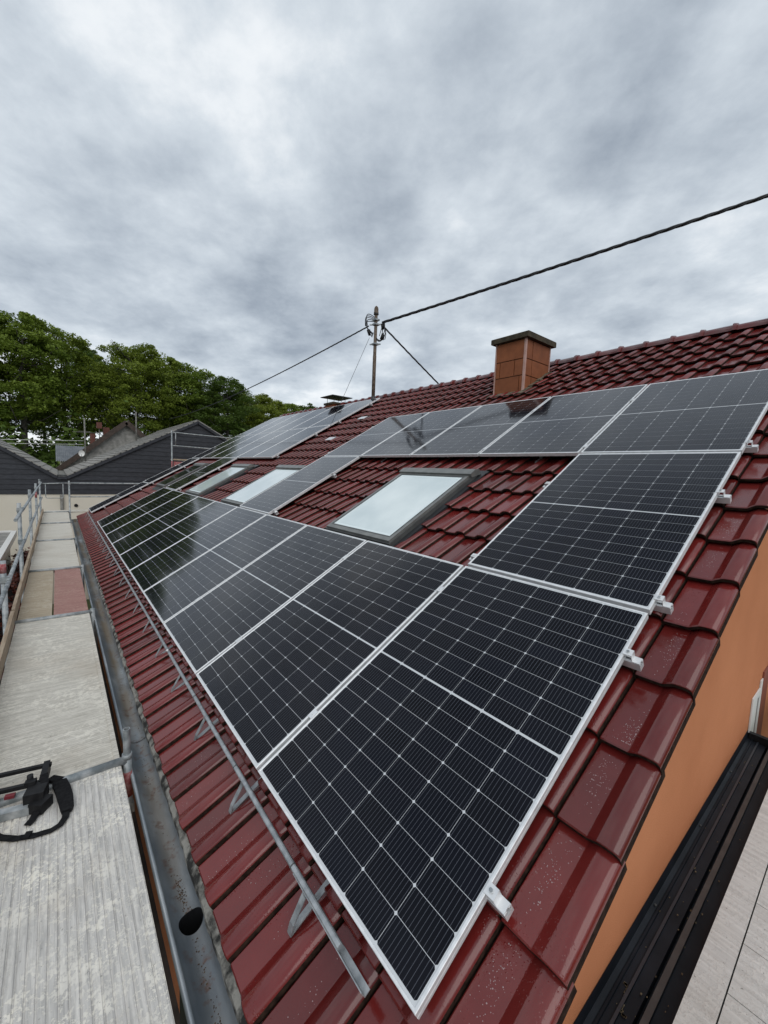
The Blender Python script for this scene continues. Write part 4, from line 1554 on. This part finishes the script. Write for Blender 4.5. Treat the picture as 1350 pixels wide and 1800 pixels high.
def strap(name, pts, w, t):
    """flat band following pts, wide across the run"""
    b = MB()
    pts = [Vector(p) for p in pts]
    n = len(pts)
    for i, p in enumerate(pts):
        d = (pts[min(i + 1, n - 1)] - pts[max(i - 1, 0)]).normalized()
        s_ = d.cross(Vector((0, 0, 1))).normalized()
        ww = w[i] if isinstance(w, list) else w
        for a_, c_ in ((-1, -1), (1, -1), (1, 1), (-1, 1)):
            b.v.append(tuple(p + s_ * a_ * ww / 2 + Vector((0, 0, c_ * t / 2))))
    for i in range(n - 1):
        for j in range(4):
            a = i * 4 + j
            c = i * 4 + (j + 1) % 4
            b.face((a, a + 4, c + 4, c), False)
    b.face((0, 1, 2, 3))
    b.face((n * 4 - 1, n * 4 - 2, n * 4 - 3, n * 4 - 4))
    return fix_normals(b.build(name, M['webbing'], tl))


strap('shoulder_pad', [tp(-0.812, 2.02, 0.045), tp(-0.790, 2.045, 0.035), tp(-0.768, 2.02, 0.024), tp(-0.752, 1.95, 0.018), tp(-0.742, 1.87, 0.018), tp(-0.737, 1.80, 0.016), tp(-0.739, 1.77, 0.014)],
      [0.030, 0.050, 0.064, 0.066, 0.064, 0.056, 0.04], 0.018)
strap('strap', [tp(-0.739, 1.785, 0.014), tp(-0.745, 1.735, 0.012), tp(-0.765, 1.700, 0.010), tp(-0.80, 1.688, 0.008), tp(-0.86, 1.700, 0.007), tp(-0.93, 1.730, 0.007), tp(-0.985, 1.775, 0.009), tp(-1.04, 1.85, 0.012), tp(-1.10, 1.95, 0.02)], 0.030, 0.004)
strap('strap', [tp(-0.83, 2.02, 0.10), tp(-0.825, 1.96, 0.09), tp(-0.84, 1.88, 0.03), tp(-0.872, 1.815, 0.010), tp(-0.89, 1.79, 0.008)], 0.034, 0.004)
strap('buckle', [tp(-0.875, 1.708, 0.013), tp(-0.898, 1.718, 0.013)], 0.038, 0.010)

# ================================================================== hedge and garage on the left
def leaf_cloud(name, n, fn, size, m, parent=None, seed=1, flat=0.5):
    r = np.random.default_rng(seed)
    P = np.array([fn(r) for _ in range(n)])
    nrm = r.normal(size=(n, 3))
    nrm[:, 2] = np.abs(nrm[:, 2]) + flat
    nrm /= np.linalg.norm(nrm, axis=1, keepdims=True)
    t = np.cross(nrm, r.normal(size=(n, 3)))
    t /= np.linalg.norm(t, axis=1, keepdims=True)
    bt = np.cross(nrm, t)
    sz = size * r.uniform(0.6, 1.35, (n, 1))
    V = np.stack([P - t * sz, P - bt * sz * 0.62, P + t * sz, P + bt * sz * 0.62], 1).reshape(-1, 3)
    me = bpy.data.meshes.new(name)
    me.from_pydata(V.tolist(), [], np.arange(4 * n).reshape(n, 4).tolist())
    me.materials.append(m)
    me.update()
    return me


hd = tag(empty('hedge', (-1.62, 9.0, ZG)), 'dark red-leaved hedge below the scaffold at the left', 'hedge')


def hf(r):
    y = r.uniform(-6, 9)
    return (r.normal(0, 0.17), y, 3.05 + 0.12 * math.sin(y * 2.1) - abs(r.normal(0, 0.75)) ** 1.1)


tag(mobj('leaves', leaf_cloud('hedge_leaves', 9000, hf, 0.045, M['hedge'], seed=4), hd), kind='stuff')
MB().box((-0.26, -6, 0), (0.26, 9, 2.85)).build('twig_core', M['hedge_core'], hd)
ga = tag(empty('garage', (-5.0, 13.3, ZG)), 'low garage with grey flat roof and white edge at the left', 'garage')
gt = -1.0 - ZG
MB().box((-3.0, -5.0, 0), (2.95, 4.4, gt - 0.12)).build('wall', M['cream'], ga)
MB().box((-3.1, -5.1, gt - 0.12), (3.0, 4.5, gt - 0.02)).build('roof', M['slate_roof'], ga)
MB().box((3.0, -5.1, gt - 0.16), (3.13, 4.52, gt + 0.03)).build('edge_trim', M['white'], ga)
MB().box((-3.1, 4.5, gt - 0.16), (3.0, 4.6, gt + 0.03)).build('edge_trim', M['white'], ga)
MB().tube([(2.5, 3.9, gt - 0.02), (2.5, 3.9, gt + 0.14), (2.5, 3.9, gt + 0.15), (2.5, 3.9, gt + 0.20)], [0.09, 0.09, 0.15, 0.15], 10).build('vent', M['lead'], ga)

# ================================================================== slate-clad neighbour with two gables
NY = 21.0
nb_ = tag(empty('slate_house', (-0.6, NY, ZG)), 'double-gabled house clad in dark slate above a cream wall', 'house')


def nrel(x, y, z):
    return (x + 0.6, y - NY, z - ZG)


PK_R, PK_L = (4.73, 3.66), (-6.2, 4.45)
VAL = (-0.75, 0.83, -0.42)                    # flat valley: x0, z, x1
RE = (10.6, 0.35)
MB().box(nrel(-12.5, NY, ZG), nrel(10.4, NY + 11, 0.075)).build('wall', M['cream'], nb_)


def topz(x):
    if x < VAL[0]:
        if x > PK_L[0]:
            return VAL[1] + (VAL[0] - x) * (PK_L[1] - VAL[1]) / (VAL[0] - PK_L[0])
        return PK_L[1] - (PK_L[0] - x) * 0.66
    if x < VAL[2]:
        return VAL[1]
    if x < PK_R[0]:
        return VAL[1] + (x - VAL[2]) * (PK_R[1] - VAL[1]) / (PK_R[0] - VAL[2])
    return PK_R[1] - (x - PK_R[0]) * 0.56


# backing of the cladding
bk_ = MB()
xs_ = [-12.4, PK_L[0], VAL[0], VAL[2], PK_R[0], 10.3]
bk_.extrude([Vector(nrel(x, NY, 0.08)) for x in (-12.4, 10.3)][:0] + [Vector(nrel(-12.4, NY, 0.08)), Vector(nrel(10.3, NY, 0.08))] + [Vector(nrel(x, NY, topz(x) - 0.03)) for x in xs_[::-1]],
            [(0, 0.0, 0), (0, 0.2, 0)])
fix_normals(bk_.build('gable_wall', M['slate_dark'], nb_))
# courses of slates: every course a clipped, slightly tilted board of slates
z = 0.06
row = 0
while z < 4.4:
    z1 = z + 0.215
    # horizontal spans where the wall is at least this high
    xx = np.linspace(-12.4, 10.3, 908)
    ok = np.array([topz(x) > z + 0.02 for x in xx])
    i = 0
    while i < len(xx):
        if ok[i]:
            j = i
            while j + 1 < len(xx) and ok[j + 1]:
                j += 1
            xa, xb = xx[i], xx[j]
            # shrink top edge to the slope
            top_ok = [x for x in xx[i:j + 1] if topz(x) > z1 - 0.02]
            ta_, tb_ = (top_ok[0], top_ok[-1]) if top_ok else ((xa + xb) / 2 - 0.05, (xa + xb) / 2 + 0.05)
            if xb - xa > 0.15:
                b = MB()
                b.v += [nrel(xa, NY - 0.030, z), nrel(xb, NY - 0.030, z), nrel(tb_, NY - 0.008, z1), nrel(ta_, NY - 0.008, z1),
                        nrel(xa, NY - 0.001, z), nrel(xb, NY - 0.001, z)]
                b.face((0, 1, 2, 3))
                b.face((4, 5, 1, 0))
                b.build('slate_course', M['slate_dark'], nb_)
            i = j + 1
        i += 1
    z += 0.2
    row += 1
# roofs
def slope(x0, z0, x1, z1, name, y0=NY - 0.10, y1=NY + 10.5, th=0.05, n=14):
    d = Vector((x1 - x0, 0, z1 - z0))
    L = d.length
    d.normalize()
    nn = Vector((-d.z, 0, d.x))
    if nn.z < 0:
        nn = -nn
    g = empty(name, nrel(x0, y0, z0), (0, 0, 0), nb_)
    for k in range(n):
        p0 = d * (L * k / n)
        p1 = d * (L * (k + 1) / n + 0.06)
        b = MB()
        up0, up1 = (0.045, 0.012) if z1 > z0 else (0.012, 0.045)
        a0, a1 = p0 + nn * up0, p1 + nn * up1
        b.v += [tuple(a0), tuple(a1), tuple(a1 + Vector((0, y1 - y0, 0))), tuple(a0 + Vector((0, y1 - y0, 0))),
                tuple(p0 - nn * 0.02), tuple(p1 - nn * 0.02), tuple(p1 - nn * 0.02 + Vector((0, y1 - y0, 0))), tuple(p0 - nn * 0.02 + Vector((0, y1 - y0, 0)))]
        for q in ((0, 1, 2, 3), (7, 6, 5, 4), (0, 4, 5, 1), (2, 6, 7, 3), (1, 5, 6, 2), (3, 7, 4, 0)):
            b.face(q)
        fix_normals(b.build('slate_course', M['slate_roof'], g))
    return g


slope(VAL[2], VAL[1] + 0.02, PK_R[0], PK_R[1] + 0.02, 'roof', n=22)
slope(RE[0], RE[1], PK_R[0] + 0.01, PK_R[1] + 0.02, 'roof', n=10)
slope(VAL[0], VAL[1] + 0.02, PK_L[0], PK_L[1] + 0.02, 'roof', n=22)
slope(-12.5, 0.4, PK_L[0] - 0.01, PK_L[1] + 0.02, 'roof', n=10)
MB().box(nrel(VAL[0] - 0.02, NY - 0.06, VAL[1] - 0.05), nrel(VAL[2] + 0.02, NY + 10.4, VAL[1] + 0.0)).build('valley_gutter', M['lead'], nb_)
# raking dark verge boards
for (xa, za, xb, zb) in ((VAL[2], VAL[1], *PK_R), (RE[0], RE[1], *PK_R), (VAL[0], VAL[1], *PK_L)):
    MB().bar(nrel(xa, NY - 0.115, za - 0.07), nrel(xb, NY - 0.115, zb - 0.07), 0.03, 0.12, (0, 0, 1)).build('verge_board', M['slate_dark'], nb_)
MB().box(nrel(VAL[0], NY - 0.13, VAL[1] - 0.14), nrel(VAL[2], NY - 0.10, VAL[1] - 0.02)).build('verge_board', M['slate_dark'], nb_)
# things at the foot of the cream wall and a downpipe
MB().tube([nrel(-0.62, NY - 0.08, 0.05), nrel(-0.62, NY - 0.08, ZG)], 0.06, 10).build('downpipe', M['lead'], nb_)
MB().tube([nrel(-0.15, NY - 0.01, -0.42), nrel(-0.15, NY - 0.03, -0.42)], 0.07, 10).build('wall_vent', M['black'], nb_)

# masts, dish and box on the roofs behind
def thing_mast(x, y, z0, z1, label, arms=()):
    t = tag(empty('antenna_mast', (x, y, z0)), label, 'antenna', 'antenna masts on the neighbouring roofs')
    MB().tube([(0, 0, 0), (0, 0, z1 - z0)], 0.04, 8).build('pole', M['lead'], t)
    for (h, w_) in arms:
        MB().tube([(-w_, 0.1, h), (w_, -0.1, h)], 0.014, 6).build('arm', M['lead'], t)
    return t


thing_mast(0.62, 30, 1.2, 4.05, 'grey antenna mast rising from the slate roof valley', ((2.0, 0.6), (2.05, 0.3)))
thing_mast(3.30, 30, 2.8, 4.75, 'short pale mast on the slate roof slope', ())
ds = tag(empty('satellite_dish', (0.42, 29.6, 1.93)), 'pale satellite dish beside the antenna mast', 'satellite dish')
dm = MB()
for i in range(5):
    r_ = 0.19 * i / 4
    for k in range(16):
        dm.v.append((r_ * 0.8 * math.cos(2 * PI * k / 16), -0.08 * (1 - (r_ / 0.19) ** 2) * -1, r_ * math.sin(2 * PI * k / 16)))
for i in range(4):
    for k in range(16):
        dm.face((i * 16 + k, i * 16 + (k + 1) % 16, (i + 1) * 16 + (k + 1) % 16, (i + 1) * 16 + k), True)
dm.build('reflector', M['white'], ds)
MB().tube([(0, 0.12, 0), (0, 0.2, -0.5)], 0.025, 6).build('bracket', M['lead'], ds)
MB().tube([(0, 0.1, -0.25), (0, -0.28, -0.05)], 0.014, 6).build('feed_arm', M['lead'], ds)

# house behind with brown verge boards
hb = tag(empty('brown_house', (3.5, 36, ZG)), 'house behind with dark brown verge boards and brick chimney', 'house')


def brel(x, y, z):
    return (x - 3.5, y - 36, z - ZG)


gb = MB()
gb.extrude([Vector(brel(-1.0, 36, ZG)), Vector(brel(8.0, 36, ZG)), Vector(brel(8.0, 36, 0.4)), Vector(brel(3.45, 36, 4.40)), Vector(brel(-1.0, 36, 0.35))], [(0, 0.2, 0), (0, 8, 0)])
fix_normals(gb.build('wall', M['slate_roof'], hb))
for (xa, za, xb, zb) in ((-0.9, 0.55, 3.45, 4.46), (7.9, 0.5, 3.45, 4.46)):
    MB().bar(brel(xa, 35.84, za + 0.06), brel(xb, 35.84, zb + 0.06), 0.06, 0.34).build('verge_board', M['brown_wood'], hb)
    MB().bar(brel(xa, 40.0, za + 0.13), brel(xb, 40.0, zb + 0.13), 8.2, 0.08).build('roof', M['slate_roof'], hb)
MB().box(brel(2.15, 38.0, 2.8), brel(2.55, 38.5, 4.15)).build('chimney', M['brick'], hb)
MB().tube([brel(1.85, 37.5, 2.8), brel(1.85, 37.5, 4.0)], 0.03, 6).build('bird_box_pole', M['lead'], hb)
MB().box(brel(1.68, 37.35, 4.0), brel(2.02, 37.65, 4.45)).build('bird_box', M['brick'], hb)
MB().box(brel(1.30, 38.0, 2.6), brel(1.62, 38.4, 3.6)).build('brick_stub', M['brick'], hb)

# shed with ribbed metal roof
sh = tag(empty('metal_roof_shed', (0.2, 40, ZG)), 'small shed with ribbed blue-grey metal roof before the trees', 'shed')
MB().box((-0.75, 0.3, 0), (1.9, 3.5, 1.6 - ZG - 0.1)).build('wall', M['cream'], sh)
sr = MB()
pl = []
for k in range(26):
    x_ = -1.0 + k * 0.12
    pl += [(x_, 0.0), (x_ + 0.06, 0.0), (x_ + 0.075, 0.05), (x_ + 0.105, 0.05)]
for (yy_, zz_) in ((-0.4, 1.38 - ZG), (3.4, 2.70 - ZG)):
    for (x_, dz_) in pl:
        sr.v.append((x_, yy_, zz_ + dz_))
n_ = len(pl)
for k in range(n_ - 1):
    sr.face((k, k + 1, k + 1 + n_, k + n_))
sr.build('roof_sheet', M['metal_roof'], sh)
for i, (za, zb) in enumerate(((2.83, 3.12), (2.58, 2.82))):
    t = MB().tube([(-9, 41, za - 0.3), (1.0, 41, zb)], 0.017, 5)
    tag(t.build('power_line', M['white']), '%s pale wire strung before the trees at the left' % ('upper', 'lower')[i], 'cable', 'wires before the trees')

# ================================================================== trees
def tree_mesh(seed, h, rad, n_clump, n_leaf, crown_lo, leaf, shape=1.0):
    r = np.random.default_rng(seed)
    rr = random.Random(seed)
    # trunk and limbs
    tb = MB()
    pts = [(0, 0, 0)]
    for i in range(1, 8):
        pts.append((rr.uniform(-.12, .12) * i * 0.5, rr.uniform(-.12, .12) * i * 0.5, h * 0.86 * i / 7))
    tb.tube(pts, [0.30 * (1 - 0.115 * i) + 0.02 for i in range(8)], 8)
    limbs = []
    for i in range(22):
        t = rr.uniform(crown_lo * 0.8, 0.92)
        f = t * 7 / 0.86 * 0.86
        k = min(int(t / 0.86 * 7), 6)
        p0 = Vector(pts[k]).lerp(Vector(pts[k + 1]), min(t / 0.86 * 7 - k, 1.0))
        an = rr.uniform(0, 2 * PI)
        ln = rad * (1.1 - 0.55 * t) * rr.uniform(0.6, 1.0)
        p2 = p0 + Vector((math.cos(an) * ln, math.sin(an) * ln, ln * rr.uniform(0.25, 0.75)))
        p1 = p0.lerp(p2, 0.5) + Vector((0, 0, -0.12 * ln))
        tb.tube([p0, p1, p2], [0.10, 0.06, 0.02], 5)
        limbs.append((p0, p1, p2))
    # clumps: near the outside of the crown, biased to limbs, layered and flattened
    C, S = [], []
    for i in range(n_clump):
        tt = r.uniform(0, 1) ** 0.8
        z = crown_lo + (1.0 - crown_lo) * tt
        prof = math.sin(PI * min(max((z - crown_lo * 0.75) / (1.06 - crown_lo * 0.75), 0), 1)) ** (0.55 * shape)
        lump = 0.80 + 0.20 * math.sin(3 * i) * r.uniform(0.3, 1)
        R = rad * prof * lump * math.sqrt(r.uniform(0.12, 1.0))
        an = r.uniform(0, 2 * PI)
        C.append((R * math.cos(an), R * math.sin(an), h * z + r.normal(0, 0.25)))
        S.append(r.uniform(0.55, 1.25) * (0.75 + 0.35 * prof))
    C, S = np.array(C), np.array(S)
    idx = np.repeat(np.arange(n_clump), n_leaf)
    n = len(idx)
    g = r.normal(size=(n, 3))
    g /= np.linalg.norm(g, axis=1, keepdims=True)
    g *= r.uniform(0.25, 1.0, (n, 1)) ** 0.6
    P = C[idx] + g * S[idx][:, None] * np.array([1.0, 1.0, 0.50])
    P[:, 2] -= 0.18 * np.linalg.norm(g[:, :2], axis=1) * S[idx]        # drooping tips
    nrm = r.normal(size=(n, 3)) * 0.75
    nrm[:, 2] += 0.9
    nrm /= np.linalg.norm(nrm, axis=1, keepdims=True)
    t = np.cross(nrm, r.normal(size=(n, 3)))
    t /= np.linalg.norm(t, axis=1, keepdims=True)
    bt = np.cross(nrm, t)
    sz = leaf * r.uniform(0.55, 1.4, (n, 1))
    V = np.stack([P - t * sz, P - bt * sz * 0.6, P + t * sz, P + bt * sz * 0.6], 1).reshape(-1, 3)
    me = bpy.data.meshes.new('crown')
    me.from_pydata(V.tolist(), [], np.arange(4 * n).reshape(n, 4).tolist())
    me.update()
    return tb.mesh('trunk', M['bark']), me


VARS = []
for i in range(5):
    tr, cr = tree_mesh(20 + i, 15.0, (5.4, 4.8, 5.0, 4.4, 5.8)[i], (230, 205, 220, 180, 240)[i], 150, (0.26, 0.30, 0.22, 0.28, 0.24)[i], 0.125, (1.0, 1.25, 0.9, 1.1, 0.8)[i])
    cr_d = cr.copy()
    cr.materials.append(M['leaf'])
    cr_d.materials.append(M['leaf_dark'])
    VARS.append((tr, cr, cr_d))

# azimuth from the roof's long axis, distance, elevation of the top, variant, dark?, label
TREES = [
    (-15.0, 58, 13.6, 1, 0, 'beech tree second to the left of the one cut by the photo edge'),
    (-9.5, 57, 14.2, 0, 0, 'beech tree next to the left of the one cut by the photo edge'),
    (-5.2, 60, 13.0, 4, 0, 'beech tree cut by the left edge of the photo'),
    (-2.6, 55, 14.1, 0, 0, 'tallest beech tree, its trunk showing above the left gable'),
    (0.9, 58, 13.0, 2, 0, 'beech tree just right of the tallest one at the left'),
    (3.2, 66, 11.9, 3, 1, 'thin dark tree in the gap between the two big crowns'),
    (5.0, 76, 10.6, 1, 1, 'far dark tree showing through the gap of trunks'),
    (7.4, 57, 13.2, 4, 0, 'broad beech tree above the metal roofed shed'),
    (10.4, 60, 12.4, 0, 0, 'broad beech tree above the slate roof slope'),
    (13.4, 60, 11.6, 2, 0, 'beech tree directly above the slate gable peak'),
    (15.2, 74, 9.4, 1, 1, 'low tree behind the slate gable peak'),
    (17.6, 58, 10.9, 3, 1, 'dark tree crossed by the left-running cable'),
    (20.6, 66, 9.4, 4, 0, 'lighter round tree right of the dark one'),
    (23.0, 72, 8.9, 2, 0, 'tree above the far panel field, third from the right end'),
    (25.4, 78, 8.6, 0, 0, 'tree above the far panel field, second from the right end'),
    (27.6, 84, 8.5, 1, 1, 'last tree of the row where it meets the roof'),
    (-1.0, 82, 8.6, 3, 1, 'far dark tree behind the tallest beech'),
    (12.0, 84, 8.0, 4, 1, 'far dark tree behind the slate gable'),
    (20.0, 90, 7.6, 2, 1, 'far dark tree behind the lighter round one'),
]
for i, (az, D, el, var, dk, lb) in enumerate(TREES):
    a = math.radians(az)
    x, y = CAM.x + D * math.sin(a), CAM.y + D * math.cos(a)
    zb = terrain(x, y) - 0.2
    ht = CAM.z + D * math.tan(math.radians(el)) - zb
    T = tag(empty('beech_tree', (x, y, zb), (0, 0, i * 1.3)), lb, 'tree', 'trees of the wood behind the houses')
    s = ht / 15.0
    ws = max(s, 0.92)
    T.scale = (ws, ws, s)
    tr, cr, crd = VARS[var]
    mobj('trunk', tr, T)
    mobj('crown', crd if dk else cr, T)

# undergrowth along the foot of the wood: one mass
def uf(r):
    a = math.radians(r.uniform(-20, 32))
    D = r.uniform(46, 62)
    x, y = CAM.x + D * math.sin(a), CAM.y + D * math.cos(a)
    hgt = 2.6 + 1.3 * math.sin(a * 60) + 0.9 * math.sin(a * 141 + D)
    return (x, y, terrain(x, y) + abs(r.normal(0, 0.6)) * hgt * 0.75 + r.uniform(0, 1.0) * hgt * 0.5)


tag(mobj('undergrowth', leaf_cloud('undergrowth', 22000, uf, 0.26, M['leaf_dark'], seed=6)), 'leafy undergrowth along the foot of the wood', 'undergrowth', kind='stuff')
# bushes before the wood, seen over the left roof
for i, (az, D, hh) in enumerate(((-2.5, 44, 3.4), (0.2, 43, 3.0), (-5.0, 45, 4.2), (2.2, 47, 4.6))):
    a = math.radians(az)
    x, y = CAM.x + D * math.sin(a), CAM.y + D * math.cos(a)
    zb = terrain(x, y)
    T = tag(empty('shrub', (x, y, zb)), ('rounded green shrub above the left slate roof slope', 'small green shrub at the slate valley',
                                        'green shrub at the left edge above the slate roof', 'tall green shrub left of the metal roofed shed')[i], 'shrub', 'shrubs before the wood')

    def bf(r, hh=hh):
        g = r.normal(size=3)
        g = g / np.linalg.norm(g) * r.uniform(0.4, 1.0)
        return (g[0] * 1.7, g[1] * 1.7, hh * (0.55 + 0.42 * g[2]))
    mobj('crown', leaf_cloud('shrub_leaves', 1500, bf, 0.17, M['leaf'], seed=30 + i), T)
    MB().tube([(0, 0, 0), (0.1, 0, hh * 0.5)], [0.08, 0.04], 6).build('stem', M['bark'], T)
